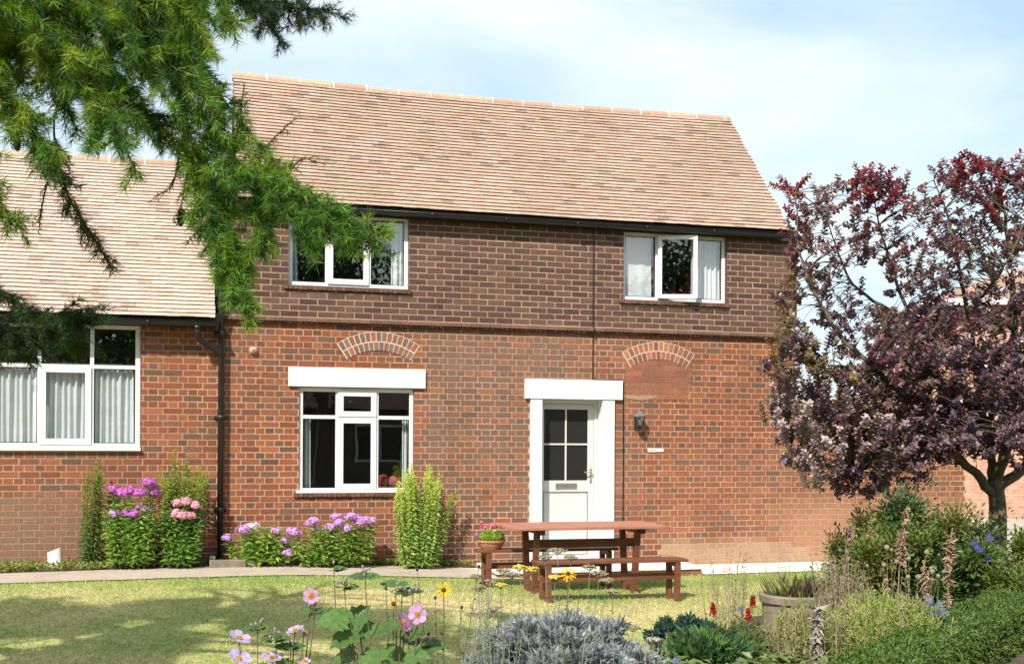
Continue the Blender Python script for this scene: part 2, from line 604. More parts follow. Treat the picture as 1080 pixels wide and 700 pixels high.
strip('path', M_PATH, np.linspace(U(-160), U(893), 90), path_front, path_back, 0.012, 0.014, pathcol, wob=0.03)
strip('wall_border', M_SOIL, np.linspace(U(-160), qu1 + 0.14, 60), lambda u: path_back(u) + 0.004, lambda u: -0.004, 0.02, 0.05,
      lambda u, w: (0.11, 0.085, 0.055))


def bed_sheet(name, pts, colr, dz=0.02):
    v = [(x, y, ground(x, y) + dz) for x, y in pts]
    mb = MB(); mb.add(v, [tuple(range(len(v)))], colr)
    return tag(mb.build(name, M_SOIL), kind='structure')


bed_sheet('flower_bed', [(-0.6, 3.0), (6.5, 3.0), (7.4, 14.0), (5.2, 13.6), (3.0, 11.3), (2.3, 10.7), (1.6, 9.4), (0.9, 8.3), (-0.6, 7.8)], (0.085, 0.06, 0.04))
bed_sheet('soil_path', [(1.75, 5.8), (2.8, 5.7), (6.1, 10.0), (5.3, 10.8)], (0.10, 0.075, 0.058), 0.03)

# ------------------------------------------------------------------ the house front
HROOT_LOC = (*WO, 0.0)
house = empty('brick_house', HROOT_LOC, TH, 'two storey red brick house with brown upper floor, clay tiled roof and white front door', 'house')
wing = empty('brick_cottage', HROOT_LOC, TH, 'single storey brick cottage with pale tiled roof joined to the taller house', 'house')

UL, UR = U(232), round(U(844, 297) / .225) * .225 - .0115
Z_LEDGE = ZZ(600, 349)
Z_EAVE = ZZ(600, 236, -0.1)
COURSE = 0.075


def zone_smear(u, z):
    """(amount, colour) of wash and staining that hides the joints"""
    px = upx(u)
    n = 0.5 + 0.5 * nz(u, z, 1.3, 4) + 0.25 * nz(u, z, 5.0, 9)
    best = (0.0, (0.2, 0.13, 0.09))
    if px < 92:
        k = sst((1.02 + 0.1 * n - z) / 0.12) * (0.62 + 0.2 * n)
        best = (k, (0.215, 0.13, 0.085))
    if px > 700:
        k = sst((px - 770) / 90) * sst((1.0 - z + 0.25 * n) / 0.5) * 0.75
        k2 = sst((0.36 + 0.12 * n - z) / 0.2) * 0.75
        if k2 > k: best = (k2, (0.43, 0.30, 0.19))
        elif k > 0: best = (k, (0.43, 0.23, 0.14))
        k3 = 0.30 * n * sst((px - 640) / 60) * sst((1.9 - z) / 0.6)
        if k3 > best[0]: best = (k3, (0.42, 0.21, 0.13))
    if 430 < px < 690:
        k = 0.55 * n * sst((px - 430) / 30) * sst((705 - px) / 50) * sst((z - 0.5) / 0.5)
        if k > best[0]: best = (k, (0.25, 0.165, 0.12))
    return best


def lower_colour(u, z):
    px = upx(u)
    r = random.random()
    gz = sst((px - 400) / 60) * sst((650 - px) / 60)
    dz = sst((1.0 - z) / 0.7) * sst((680 - px) / 100)
    if r < 0.09 + 0.22 * gz + 0.24 * dz: c = (0.140, 0.076, 0.053)
    elif r < 0.22 + 0.48 * gz + 0.5 * dz: c = (0.178, 0.080, 0.050)
    elif r < 0.62: c = (0.218, 0.074, 0.038)
    else: c = (0.265, 0.092, 0.044)
    j = random.uniform(0.82, 1.16)
    c = np.array(c) * j
    k, s = zone_smear(u, z)
    return tuple(c * (1 - k) + np.array(s) * k)


def lower_mortar(u, z):
    px = upx(u)
    c = np.array((0.50, 0.315, 0.21)) if px > 200 else np.array((0.45, 0.28, 0.185))
    c = c * (0.9 + 0.2 * nz(u, z, 2.0, 2))
    k, s = zone_smear(u, z)
    k = k * .62
    return tuple(c * (1 - k) + np.array(s) * k)


def upper_colour(u, z):
    c = np.array(random.choice([(0.105, 0.056, 0.043), (0.088, 0.048, 0.040), (0.122, 0.064, 0.046), (0.132, 0.074, 0.054)]))
    return tuple(c * random.uniform(0.85, 1.15))


def upper_mortar(u, z): return tuple(np.array((0.46, 0.32, 0.22)) * (0.85 + 0.25 * nz(u, z, 2.0, 7)))


def brick_panel(parent, name, u0, u1, z0, z1, holes, bond, cf, mf, w0=0.0, label=None):
    mb = MB()
    r0, r1 = int(math.floor(z0 / COURSE + 1e-6)), int(math.ceil(z1 / COURSE - 1e-6))
    for r in range(r0, r1):
        a, b = max(z0, r * COURSE) + 0.0, min(z1, r * COURSE + 0.0635)
        if b - a < 0.012: continue
        if bond == 'english':
            L = 0.1125 if r % 2 else 0.225
            off = 0.056 if r % 2 else 0.0
        else:
            L = 0.225
            off = 0.1125 if r % 2 else 0.0
        cut = sorted((h[0], h[1]) for h in holes if min(b, h[3]) - max(a, h[2]) > 0.35 * (b - a))
        k = math.floor((u0 - off) / L)
        u = k * L + off
        while u < u1:
            p, q = max(u, u0), min(u + L - 0.0115, u1)
            u += L
            segs = [(p, q)]
            for h0, h1 in cut:
                ns_ = []
                for s0, s1 in segs:
                    if h1 <= s0 or h0 >= s1: ns_.append((s0, s1))
                    else:
                        if h0 > s0: ns_.append((s0, h0))
                        if h1 < s1: ns_.append((h1, s1))
                segs = ns_
            for s0, s1 in segs:
                if s1 - s0 < 0.02: continue
                c = cf((s0 + s1) / 2, (a + b) / 2)
                f = w0 + random.uniform(-0.0022, 0.0008)
                j = lambda: random.uniform(-0.0016, 0.0016)
                e = 0.0014
                v = [(s0, w0 + .012, a), (s1, w0 + .012, a), (s1, w0 + .012, b), (s0, w0 + .012, b),
                     (s0 + e + j(), f + j() * .6, a + e + j()), (s1 - e + j(), f + j() * .6, a + e + j()), (s1 - e + j(), f + j() * .6, b - e + j()), (s0 + e + j(), f + j() * .6, b - e + j())]
                mb.add(v, [(4, 5, 6, 7), (0, 1, 5, 4), (1, 2, 6, 5), (2, 3, 7, 6), (3, 0, 4, 7)], c, 0)
    # mortar behind the faces, cell by cell so the holes stay open
    ub = sorted(set([u0, u1] + [x for h in holes for x in h[:2] if u0 < x < u1]))
    zb = sorted(set([z0, z1] + [x for h in holes for x in h[2:] if z0 < x < z1]))
    for i in range(len(ub) - 1):
        for k in range(len(zb) - 1):
            uc, zc = (ub[i] + ub[i + 1]) / 2, (zb[k] + zb[k + 1]) / 2
            if any(h[0] < uc < h[1] and h[2] < zc < h[3] for h in holes): continue
            nu, nzz = max(1, int((ub[i + 1] - ub[i]) / 0.16)), max(1, int((zb[k + 1] - zb[k]) / 0.09))
            us = np.linspace(ub[i], ub[i + 1], nu + 1); zs = np.linspace(zb[k], zb[k + 1], nzz + 1)
            v = [(x, w0 + .0024, z) for z in zs for x in us]
            f = [(q * (nu + 1) + p, q * (nu + 1) + p + 1, (q + 1) * (nu + 1) + p + 1, (q + 1) * (nu + 1) + p) for q in range(nzz) for p in range(nu)]
            mb.add(v, f, [mf(x, z) for z in zs for x in us], 1)
    # reveals of the openings
    for h in holes:
        for (p, q) in (((h[0], h[2]), (h[0], h[3])), ((h[1], h[3]), (h[1], h[2])), ((h[0], h[3]), (h[1], h[3])), ((h[1], h[2]), (h[0], h[2]))):
            c = cf(p[0], p[1])
            mb.add([(p[0], w0 + .006, p[1]), (q[0], w0 + .006, q[1]), (q[0], w0 + .24, q[1]), (p[0], w0 + .24, p[1])], [(0, 1, 2, 3)], c, 0)
    o = mb.build(name, [M_BRICK, M_MORTAR], parent)
    if label: o['label'] = label
    return o


# openings, read off the picture
GW = (U(315), U(436.5), ZZ(375, 519), ZZ(375, 408))                    # ground floor window
DR = (U(571, 500), U(634.5, 500), 0.0, ZZ(602, 421))                   # door opening
UW2 = (U(656.8, 285), U(765.8, 285), ZZ(710, 318.2), ZZ(710, 243.5))
UW1 = (U(304.2, 270), U(431, 270), ZZ(367, 303.2), ZZ(367, 223.5))
WW = (U(-15, 410), U(148, 410), ZZ(90, 472.5), ZZ(110, 341))

DS = (U(558.6, 500), U(647.2, 500), -0.05, ZZ(602, 410))               # white surround covers this
brick_panel(house, 'brick_wall', UL, UR + 0.0, -0.1, Z_LEDGE, [GW, DS], 'english', lower_colour, lower_mortar)
brick_panel(house, 'tile_hung_wall', UL, UR, Z_LEDGE + 0.05, Z_EAVE + 0.12, [UW1, UW2], 'stretcher', upper_colour, upper_mortar, -0.03, 'dark brown upper storey brickwork')
Z_WEAVE = ZZ(180, 337, -0.15)
brick_panel(wing, 'brick_wall', U(-170), UL - 0.0005, -0.1, Z_WEAVE + 0.1, [WW], 'english', lower_colour, lower_mortar)

mb = MB()
for i in range(60):
    a = UL + (UR - UL) * i / 60; b = UL + (UR - UL) * (i + 1) / 60
    d = random.uniform(-0.004, 0.004)
    c = np.array((0.17, 0.088, 0.062)) * random.uniform(0.8, 1.2)
    mb.box(a + .002, b - .002, -0.068 + d, 0.004, Z_LEDGE + 0.004, Z_LEDGE + 0.046, c)
mb.box(UL, UR, -0.052, 0.004, Z_LEDGE + 0.008, Z_LEDGE + 0.044, (0.30, 0.2, 0.14))
for i in range(118):                                                    # ragged dripping edge of the tiles
    a = UL + (UR - UL) * i / 118
    mb.box(a + .004, a + 0.055, -0.050, -0.0005, Z_LEDGE - 0.018 + random.uniform(-.003, .003), Z_LEDGE + 0.0035, np.array((0.13, 0.07, 0.052)) * random.uniform(.7, 1.1))
mb.build('string_course', M_BRICK, house)

# shell of both buildings (sides, back) in plain brickwork
M_SHELL = mat_brickpat('side_brickwork', (0.27, 0.11, 0.06), (0.19, 0.085, 0.055), (0.4, 0.26, 0.17))
PITCH = R(47)
EW, EZ = -0.16, ZZ(600, 230, -0.16)                                    # eave edge of the tiles
_a, _b = ray(508, 103.0)


def ridge_of(eu, ew, ez, pitch, px, py):
    """slope length at which the roof plane through the eave meets the picture ray"""
    best = None
    for s in np.arange(0.5, 6.0, 0.004):
        w = ew + s * math.cos(pitch); z = ez + s * math.sin(pitch)
        u, zz = W(px, py, w)
        if best is None or abs(zz - z) < best[0]: best = (abs(zz - z), s)
    return best[1]


SLEN = ridge_of(0, EW, EZ, PITCH, 245, 79)
SLEN2 = ridge_of(0, EW, EZ, PITCH, 770, 124)
SLEN = (SLEN + SLEN2) / 2
RW, RZ = EW + SLEN * math.cos(PITCH), EZ + SLEN * math.sin(PITCH)
EW2, EZ2 = -0.22, ZZ(150, 334, -0.22)
PITCH2 = R(45)
SLENW = ridge_of(0, EW2, EZ2, PITCH2, 100, 166)
RW2, RZ2 = EW2 + SLENW * math.cos(PITCH2), EZ2 + SLENW * math.sin(PITCH2)
RU0, RU1 = U(246, 77, RW), (U(770, 122, RW) + U(832, 243, EW)) / 2
print('LAYOUT ledge', Z_LEDGE, 'eave', EZ, 'slopes', SLEN, SLEN2, 'ridge', RW, RZ, 'roof u', RU0, U(770, 122, RW), U(832, 243, EW), 'wall', UL, UR, 'wing eave', EZ2, SLENW, RZ2)


def shell(parent, u0, u1, g0, g1, zt, ridge_w, ridge_z, zs, name='side_wall'):
    mb = MB()
    back = 2 * ridge_w
    for u, g, s in ((u0, g0, -1), (u1, g1, 1)):
        lo = [(u, .02, -.1), (u, back, -.1), (u, back, zs), (u, .02, zs)]
        hi = [(g, .02, zs), (g, back, zs), (g, ridge_w, ridge_z - .10)]
        cap = [(u, .02, zs), (u, back, zs), (g, back, zs), (g, .02, zs)]
        for p in (lo, hi, cap):
            mb.add(p, [tuple(range(len(p)))], (0.3, 0.12, 0.07))
    mb.add([(u0, back, -.1), (u1, back, -.1), (u1, back, zt), (u0, back, zt)], [(3, 2, 1, 0)], (0.3, .12, .07))
    return mb.build(name, M_SHELL, parent)


shell(house, UL + .004, UR - .004, RU0 + .04, RU1 - .04, EZ + 0.1, RW, RZ, EZ + .1)
shell(wing, U(-170) + .002, UL - .03, U(-170) + .002, UL - .03, EZ2 + 0.16, RW2, RZ2, EZ2 + .12)


def tile_colour(wingroof, u, s):
    r = random.random()
    if wingroof:
        c = (0.50, 0.39, 0.32) if r < .8 else ((0.44, 0.33, 0.26) if r < .95 else (.36, .265, .21))
    else:
        c = (0.405, 0.29, 0.222) if r < .55 else ((0.395, 0.262, 0.195) if r < .78 else ((0.425, 0.315, 0.25) if r < .94 else (0.29, 0.205, 0.155)))
        if nz(u, s, 1.6, 31) > .38: c = tuple(np.array(c) * .7 + np.array((.30, .28, .18)) * .3)   # lichen
    n = nz(u, s, 0.9, 12) * 0.12
    return np.array(c) * (random.uniform(.97, 1.03) + n)


def tiled_slope(parent, u0, u1, ew, ez, pitch, slen, wingroof, name='roof', sag=0.0):
    mb = MB()
    cs, sn = math.cos(pitch), math.sin(pitch)
    g, tw = 0.0755, 0.166
    rows = int(slen / g)
    g = slen / rows

    def pt(u, s, h):
        t = (u - u0) / (u1 - u0)
        sg = sag * math.sin(math.pi * t) * (0.3 + 0.7 * s / slen)
        return (u, ew + s * cs - h * sn, ez + s * sn + h * cs - sg)
    for i in range(rows):
        s0 = i * g
        off = (i % 2) * tw / 2
        u = u0 - off
        wave = 0.003 * nz(i * 3.3, 0, 1, 0)
        while u < u1 - 0.01:
            a, b = max(u, u0 - 0.012 * random.random()), min(u + tw - 0.0012, u1 + 0.012 * random.random())
            u += tw
            if b - a < 0.02: continue
            c = tile_colour(wingroof, (a + b) / 2, s0)
            dl = random.uniform(-.0035, .0035) + wave + .006 * nz(u, i * .4, 1.1, 3)
            h1 = 0.033 + random.uniform(-.001, .0015); tk = 0.0095
            tl = random.uniform(-.002, .002)
            top = min(s0 + 0.125, slen + .01)
            v = [pt(a, s0 + dl + tl, h1 - tk), pt(b, s0 + dl - tl, h1 - tk), pt(b, s0 + dl - tl, h1 + tl), pt(a, s0 + dl + tl, h1 - tl),
                 pt(b, top, .006), pt(a, top, .006), pt(b, top, -.008), pt(a, top, -.008)]
            mb.add(v, [(0, 1, 2, 3), (3, 2, 4, 5), (0, 3, 5, 7), (1, 6, 4, 2), (0, 7, 6, 1)], c, 0)
    # the back slope and a dark underlay
    n = 24
    for k in range(n):
        a, b = u0 + (u1 - u0) * k / n, u0 + (u1 - u0) * (k + 1) / n
        mb.add([pt(a, 0.03, -.012), pt(b, .03, -.012), pt(b, slen, -.012), pt(a, slen, -.012)], [(0, 1, 2, 3)], (0.03, .022, .02), 0)
        rw, rz = ew + slen * cs, ez + slen * sn
        A, B = pt(a, slen, 0), pt(b, slen, 0)
        mb.add([A, B, (b, rw + slen * cs, ez), (a, rw + slen * cs, ez)], [(0, 1, 2, 3)], (0.36, .22, .16), 0)
    ob = mb.build(name, M_TILE, parent)
    # ridge tiles, bedded in mortar
    mr_ = MB()
    L = 0.452
    u = u0 - 0.01
    k = 0
    while u < u1 - 0.05:
        a, b = u, min(u + L - .012, u1 + .01)
        r_ = 0.088 + random.uniform(-.003, .003)
        lich = random.random()
        c = np.array((0.42, 0.32, 0.22)) if lich < .35 else (np.array((0.40, 0.26, 0.19)) if lich < .8 else np.array((0.44, .32, .24)))
        v = []
        dzr = random.uniform(-.006, .006)
        for x in (a, b):
            p0 = pt(min(max(x, u0), u1), slen, 0)
            for q in range(9):
                t = math.pi * (q / 8 * 1.16 - .08)
                v.append((x, p0[1] - math.cos(t) * r_ * 1.05, p0[2] - .055 + dzr + math.sin(t) * r_))
        f = [(q, q + 9, q + 10, q + 1) for q in range(8)] + [tuple(range(9)), tuple(reversed(range(9, 18)))]
        for ff in f: mr_.add([v[i] for i in ff], [tuple(range(len(ff)))], c * random.uniform(.96, 1.04), 0)
        # joint
        p0 = pt(min(b + .006, u1), slen, 0)
        v = []
        for x in (b - .004, b + .018):
            for q in range(9):
                t = math.pi * (q / 8 * 1.16 - .08)
                v.append((x, p0[1] - math.cos(t) * (r_ + .003), p0[2] - .055 + dzr + math.sin(t) * (r_ + .003)))
        mr_.add(v, [(q, q + 9, q + 10, q + 1) for q in range(8)], (0.80, .76, .70), 0)
        u += L
    mr_.build('ridge_tiles', M_TILE, ob, smooth=False)
    return ob


tiled_slope(house, RU0, RU1, EW, EZ, PITCH, SLEN, False, 'roof', 0.05)
UWE = U(226, 335, EW2)
tiled_slope(wing, U(-175), UWE, EW2, EZ2, PITCH2, SLENW, True, 'roof', 0.02)


# gutters, fascia, downpipes
def gutter(parent, u0, u1, w, z, r=0.052, name='gutter'):
    mb = MB()
    n = 10
    for k in range(n):
        a0, a1 = math.pi + math.pi * k / n, math.pi + math.pi * (k + 1) / n
        p = [(w + math.cos(t) * r, z + math.sin(t) * r) for t in (a0, a1)]
        mb.add([(u0, p[0][0], p[0][1]), (u1, p[0][0], p[0][1]), (u1, p[1][0], p[1][1]), (u0, p[1][0], p[1][1])], [(0, 1, 2, 3)])
    for u, f in ((u0, 1), (u1, -1)):
        mb.add([(u, w + math.cos(math.pi + math.pi * k / n) * r, z + math.sin(math.pi + math.pi * k / n) * r) for k in range(n + 1)], [tuple(range(n + 1))])
    mb.tube([(u0, w - r, z), (u1, w - r, z)], .006, 5)
    u = u0 + .4
    while u < u1 - .1:                                                   # union brackets
        mb.tube([(u, w + math.cos(math.pi + math.pi * k / 8) * (r + .004), z + math.sin(math.pi + math.pi * k / 8) * (r + .004)) for k in range(9)], .012, 5)
        u += 0.95
    return mb.build(name, M_BLACK, parent, smooth=True)


gutter(house, RU0 + .05, U(825, 246, EW), EW - .01, EZ - .055)
mb = MB(); mb.box(UL + .02, UR - .02, -0.095, -0.066, EZ - .12, EZ + .02)
mb.build('fascia', M_DARK, house)
mb = MB(); mb.box(RU0, RU1, EW + .02, -0.035, EZ - 0.022, EZ - 0.01)
mb.build('soffit', M_DARK, house)
gutter(wing, U(-170), UWE + .02, EW2 - .02, EZ2 - .045)
mb = MB(); mb.box(U(-170), UL - .02, -0.135, -0.105, EZ2 - .10, EZ2 + .01)
mb.build('fascia', M_DARK, wing)
mb = MB(); mb.box(U(-170), UWE, EW2 + .03, -0.02, EZ2 - 0.018, EZ2 - .006)
mb.build('soffit', M_DARK, wing)
pu = U(233, 420, -.08)
mb = MB()
mb.tube([(pu, -.085, 0.16), (pu, -.085, Z_LEDGE - .05), (pu, -.115, Z_LEDGE + .05), (pu, -.125, Z_LEDGE + .3), (pu + .0, -.12, EZ - .35), (pu + .14, EW - .01, EZ - .16), (pu + .14, EW - .01, EZ - .08)], .036, 10)
for z in (ZZ(232, 537), ZZ(232, 440), ZZ(232, 352), ZZ(232, 590)):
    mb.tube([(pu, -.085, z - .03), (pu, -.085, z + .03)], .043, 10)
    mb.box(pu - .075, pu + .075, -.03, .01, z - .018, z + .018)
mb.build('downpipe', M_BLACK, house, smooth=True)
pw_ = U(208, 345, EW2)
mb = MB()
pts = [(pw_, EW2 - .02, EZ2 - .09), (pw_, EW2 - .02, ZZ(208, 352, EW2)), (pw_ + .03, EW2 + .02, ZZ(210, 358, EW2)), (pu - .05, -.085, ZZ(230, 370, -.085)), (pu - .005, -.085, ZZ(232, 376, -.085))]
mb.tube(pts, .034, 10)
mb.tube([(pw_, EW2 - .02, EZ2 - .13), (pw_, EW2 - .02, EZ2 - .08)], .042, 10)
mb.build('downpipe', M_BLACK, wing, smooth=True)
# cable down the front, round the door surround
mb = MB()
cu, cu2 = U(625, 300), U(656.8, 500)
lint_top = ZZ(604, 400.5)
mb.tube([(cu, -.034, EZ - .1), (cu, -.036, Z_LEDGE + .06), (cu, -.085, Z_LEDGE + .03), (cu, -.06, Z_LEDGE - .02), (cu + .01, -.006, Z_LEDGE - .06), (cu + .01, -.006, lint_top + .012), (cu2 - .02, -.007, lint_top + .01), (cu2, -.007, lint_top - .02), (cu2 + .006, -.006, 1.2), (cu2, -.006, .12)], .0085, 6, (0.05, .04, .035))
mb.build('cable', M_BLACK, house)


# relieving arches over the old openings
def arch(name, px0, px1, py_sp, py_cr, n1, pal):
    """two rings of bricks on end; springing at px0..px1"""
    u0, z0 = W(px0, py_sp); u1, _ = W(px1, py_sp)
    zc = ZZ((px0 + px1) / 2, py_cr)
    half = (u1 - u0) / 2
    zs = ZZ((px0 + px1) / 2, py_sp)
    rise = zc - zs
    rad = (half * half + rise * rise) / (2 * rise)
    cu_, cz_ = (u0 + u1) / 2, zc - rad
    amax = math.asin(half / rad)
    mb = MB()
    for ring, (ra, rb) in enumerate(((rad - .222, rad - .122), (rad - .104, rad))):
        n = n1 - ring * 0 + (0 if ring else -1)
        for k in range(n):
            t0 = -amax + 2 * amax * k / n + .0075 / rad; t1 = -amax + 2 * amax * (k + 1) / n - .0075 / rad
            v = []
            for t, r_ in ((t0, ra), (t1, ra), (t1, rb), (t0, rb)):
                v.append((cu_ + r_ * math.sin(t), cz_ + r_ * math.cos(t)))
            c = np.array(random.choice(pal)) * random.uniform(.85, 1.15)
            fr = -.0085 + random.uniform(-.001, .001)
            V = [(a, fr, b) for a, b in v] + [(a, .002, b) for a, b in v]
            mb.add(V, [(0, 1, 2, 3), (0, 4, 5, 1), (1, 5, 6, 2), (2, 6, 7, 3), (3, 7, 4, 0)], c, 0)
    m = 28
    for k in range(m):                                                   # mortar bed
        t0, t1 = -amax * 1.02 + 2.04 * amax * k / m, -amax * 1.02 + 2.04 * amax * (k + 1) / m
        v = [(cu_ + r_ * math.sin(t), -.0048, cz_ + r_ * math.cos(t)) for t, r_ in ((t0, rad - .224), (t1, rad - .224), (t1, rad + .007), (t0, rad + .007))]
        mb.add(v, [(0, 1, 2, 3)], (0.62, 0.45, .34), 1)
    return mb.build(name, [M_BRICK, M_MORTAR], house)


arch('brick_arch', 356, 442, 363.5, 350.5, 15, [(0.29, .11, .06), (0.21, .115, .08), (0.19, .12, .1)])
arch('brick_arch', 656.5, 731.5, 373, 361, 14, [(0.31, .12, .07), (0.22, .10, .065), (0.36, .15, .09)])
mb = MB()                                                               # the infilled opening, rubbed over with red wash
ua, ub_ = U(660, 400), U(727, 400)
za, zb_ = ZZ(693, 421), ZZ(693, 372.5)
r0 = int(za / COURSE)
z = za
k = 0
while z < zb_ + .14:
    zt = z + .069
    u = ua - (k % 2) * .11
    half = (ub_ - ua) / 2
    while u < ub_:
        a, b = max(u, ua + random.uniform(-.03, .02)), min(u + .216, ub_ + random.uniform(-.02, .05))
        um = (a + b) / 2 - (ua + ub_) / 2
        top = zb_ + .12 * (1 - (um / half) ** 2) - 0.02
        u += .222
        if b - a > .03 and z < top:
            mb.box(a, b, -.0036 + random.uniform(-.0006, .0006), .004, z, min(zt, top + .03), np.array((0.285, .115, .068)) * random.uniform(.84, 1.14))
    z += .0745; k += 1
mb.box(ua, ub_, -.0014, .004, za, zb_ + .03, (0.40, .21, .14))
mb.build('infill_panel', M_BRICK, house)
mb = MB()
v = []
for i in range(22):
    t = 2 * math.pi * i / 22
    v.append((U(675, 418) + math.cos(t) * .24 * (1 + .16 * math.sin(5 * t)), -.0050, ZZ(675, 418.5) + math.sin(t) * .030 * (1 + .35 * math.sin(3 * t))))
mb.add(v, [tuple(range(22))], (0.37, .24, .15))
mb.build('mortar_patch', M_MORTAR, house)
# concrete-ish sill bricks below the windows
for (wn, drop, w0) in ((GW, .0, 0.0), (UW1, 0, -.03), (UW2, 0, -.03)):
    mb = MB()
    n = int((wn[1] - wn[0] + .12) / .058)
    for i in range(n):
        a = wn[0] - .06 + i * .058
        mb.box(a + .003, a + .055, w0 - .034 + random.uniform(-.004, .004), w0 + .003, wn[2] - .05 + random.uniform(-.004, .004), wn[2] - .002, np.array((0.15, .075, .055)) * random.uniform(.75, 1.2))
    mb.build('window_sill', M_BRICK, house)


# ------------------------------------------------------------------ windows
def frame_ring(mb, u0, u1, z0, z1, t, y0, y1):
    mb.box(u0, u0 + t, y0, y1, z0, z1)
    mb.box(u1 - t, u1, y0, y1, z0, z1)
    mb.box(u0 + t, u1 - t, y0 + .0005, y1 - .0005, z0, z0 + t)
    mb.box(u0 + t, u1 - t, y0 + .0005, y1 - .0005, z1 - t, z1)


def pane(parent, u0, u1, z0, z1, y, mat=None):
    mb = MB()
    mb.add([(u0, y, z0), (u1, y, z0), (u1, y, z1), (u0, y, z1)], [(0, 1, 2, 3)])
    return mb.build('pane', mat or M_GLASS, parent)


def curtain(parent, u0, u1, z0, z1, y, folds=9, amp=.02, gather=None):
    mb = MB()
    n = folds * 10
    v = []
    ph = random.random() * 6
    for j in range(5):
        b = j / 4
        for i in range(n + 1):
            a = i / n
            aa = a
            yy = y + amp * (math.sin(a * folds * 2 * math.pi + ph + .6 * math.sin(a * 9)) + .5 * math.sin(a * folds * 3.7 + 1 + b))
            v.append((u0 + (u1 - u0) * aa + .004 * math.sin(a * 40 + 3 * b), yy, z0 + (z1 - z0) * b))
    f = [(j * (n + 1) + i, j * (n + 1) + i + 1, (j + 1) * (n + 1) + i + 1, (j + 1) * (n + 1) + i) for j in range(4) for i in range(n)]
    mb.add(v, f)
    return mb.build('curtain', M_CURT, parent, smooth=True)


def room(parent, h, depth=2.2, y=.12):
    mb = MB()
    u0, u1, z0, z1 = h[0] - .5, h[1] + .5, h[2] - .8, h[3] + .3
    V = [(u0, y, z0), (u1, y, z0), (u1, y, z1), (u0, y, z1), (u0, y + depth, z0), (u1, y + depth, z0), (u1, y + depth, z1), (u0, y + depth, z1)]
    mb.add(V, [(4, 5, 6, 7), (0, 4, 7, 3), (5, 1, 2, 6), (0, 1, 5, 4), (7, 6, 2, 3)])
    # inner lining round the opening
    for (a, b, c, d) in ((u0, h[0], z0, z1), (h[1], u1, z0, z1), (h[0], h[1], z0, h[2]), (h[0], h[1], h[3], z1)):
        mb.add([(a, y, c), (b, y, c), (b, y, d), (a, y, d)], [(3, 2, 1, 0)])
    return mb.build('room_lining', M_ROOM, parent)


def window(parent, h, yf, mull, trans, sashes, tops=None, fr=.05, dep=.06, open_sash=None):
    """white frame; mull: u of mullions, trans: z of transom or None; sashes: indexes of lights (col,row) with a sash of their own"""
    mb = MB()
    frame_ring(mb, h[0], h[1], h[2], h[3], fr, yf, yf + dep)
    cols = [h[0] + fr] + sum([[m - .022, m + .022] for m in mull], []) + [h[1] - fr]
    rows = [h[2] + fr] + ([trans - .022, trans + .022] if trans else []) + [h[3] - fr]
    for m in mull: mb.box(m - .022, m + .022, yf + .002, yf + dep - .002, h[2] + fr, h[3] - fr)
    if trans:
        for i in range(0, len(cols), 2): mb.box(cols[i], cols[i + 1], yf + .003, yf + dep - .003, trans - .022, trans + .022)
    win = mb.build('window', M_WHITE, parent, bevel=.004)
    gl = MB()
    gm = 0
    for ci in range(len(cols) // 2):
        for ri in range(len(rows) // 2):
            a, b, c, d = cols[2 * ci], cols[2 * ci + 1], rows[2 * ri], rows[2 * ri + 1]
            if (ci, ri) == open_sash:
                s = .055
                sb = MB()
                ww = b - a + .036
                frame_ring(sb, 0, ww, c - .018, d + .018, s, -.055, 0)
                o = sb.build('sash', M_WHITE, win, bevel=.005)
                o.location = (a - .018, yf - .004, 0)
                o.rotation_euler = (0, 0, R(-16))
                g = pane(o, s - .005, ww - s + .005, c - .018 + s - .005, d + .018 - s + .005, -.03)
                g.parent = win
                g.matrix_parent_inverse = Matrix()
                g.location = o.location; g.rotation_euler = o.rotation_euler
            elif (ci, ri) in sashes:
                s = .068
                sb = MB()
                frame_ring(sb, a - .016, b + .016, c - .016, d + .016, s, yf - .018, yf - .0015)
                sb.build('sash', M_WHITE, win, bevel=.004)
                pane(win, a + s - .02, b - s + .02, c + s - .02, d - s + .02, yf + .012)
            else:
                # rubber gasket line
                pane(win, a - .004, b + .004, c - .004, d + .004, yf + .03)
                gb = MB(); frame_ring(gb, a - .001, b + .001, c - .001, d + .001, .011, yf + .018, yf + .03)
                gb.build('gasket', M_BLACK, win)
    return win


# ground floor window: 3 lights, transom, top and lower middle sashes
um1, um2 = U(355.5, 460, .06), U(397, 460, .06)
w1 = window(house, (GW[0] + .003, GW[1] - .003, GW[2] + .003, GW[3] - .012), .035, [um1, um2], ZZ(375, 440, .04), [(1, 0), (1, 1)])
room(house, GW, 2.6)
curtain(w1, GW[0] + .04, GW[0] + .16, GW[2] + .05, GW[3] - .4, .17, 2, .02)
curtain(w1, GW[1] - .12, GW[1] - .04, GW[2] + .05, GW[3] - .4, .17, 2, .02)
mb = MB(); mb.box(GW[0] - .03, GW[1] + .01, -.02, .03, GW[2] - .008, GW[2] + .028)
mb.build('window_board', M_WHITE, house, bevel=.004)
# something red and a plant stand inside on the sill
mb = MB()
for k in range(9):
    mb.ball((U(418) + random.uniform(-.16, .16), .35 + random.uniform(-.08, .08), GW[2] + random.uniform(.0, .16)), random.uniform(.05, .09), random.choice([(0.32, .03, .03), (0.38, .10, .12), (.25, .02, .03)]))
tag(mb.build('cushion', M_DRY, None), 'red patterned cushion just inside the ground floor window', 'cushion')
cush = bpy.data.objects['cushion']; cush.location = HROOT_LOC; cush.rotation_euler = (0, 0, TH)

# lintel
mb = MB(); mb.box(U(304, 398), U(448.5, 398), -.038, .02, ZZ(375, 408.5), ZZ(375, 388.5))
mb.build('lintel', M_PAINT, house, bevel=.006)

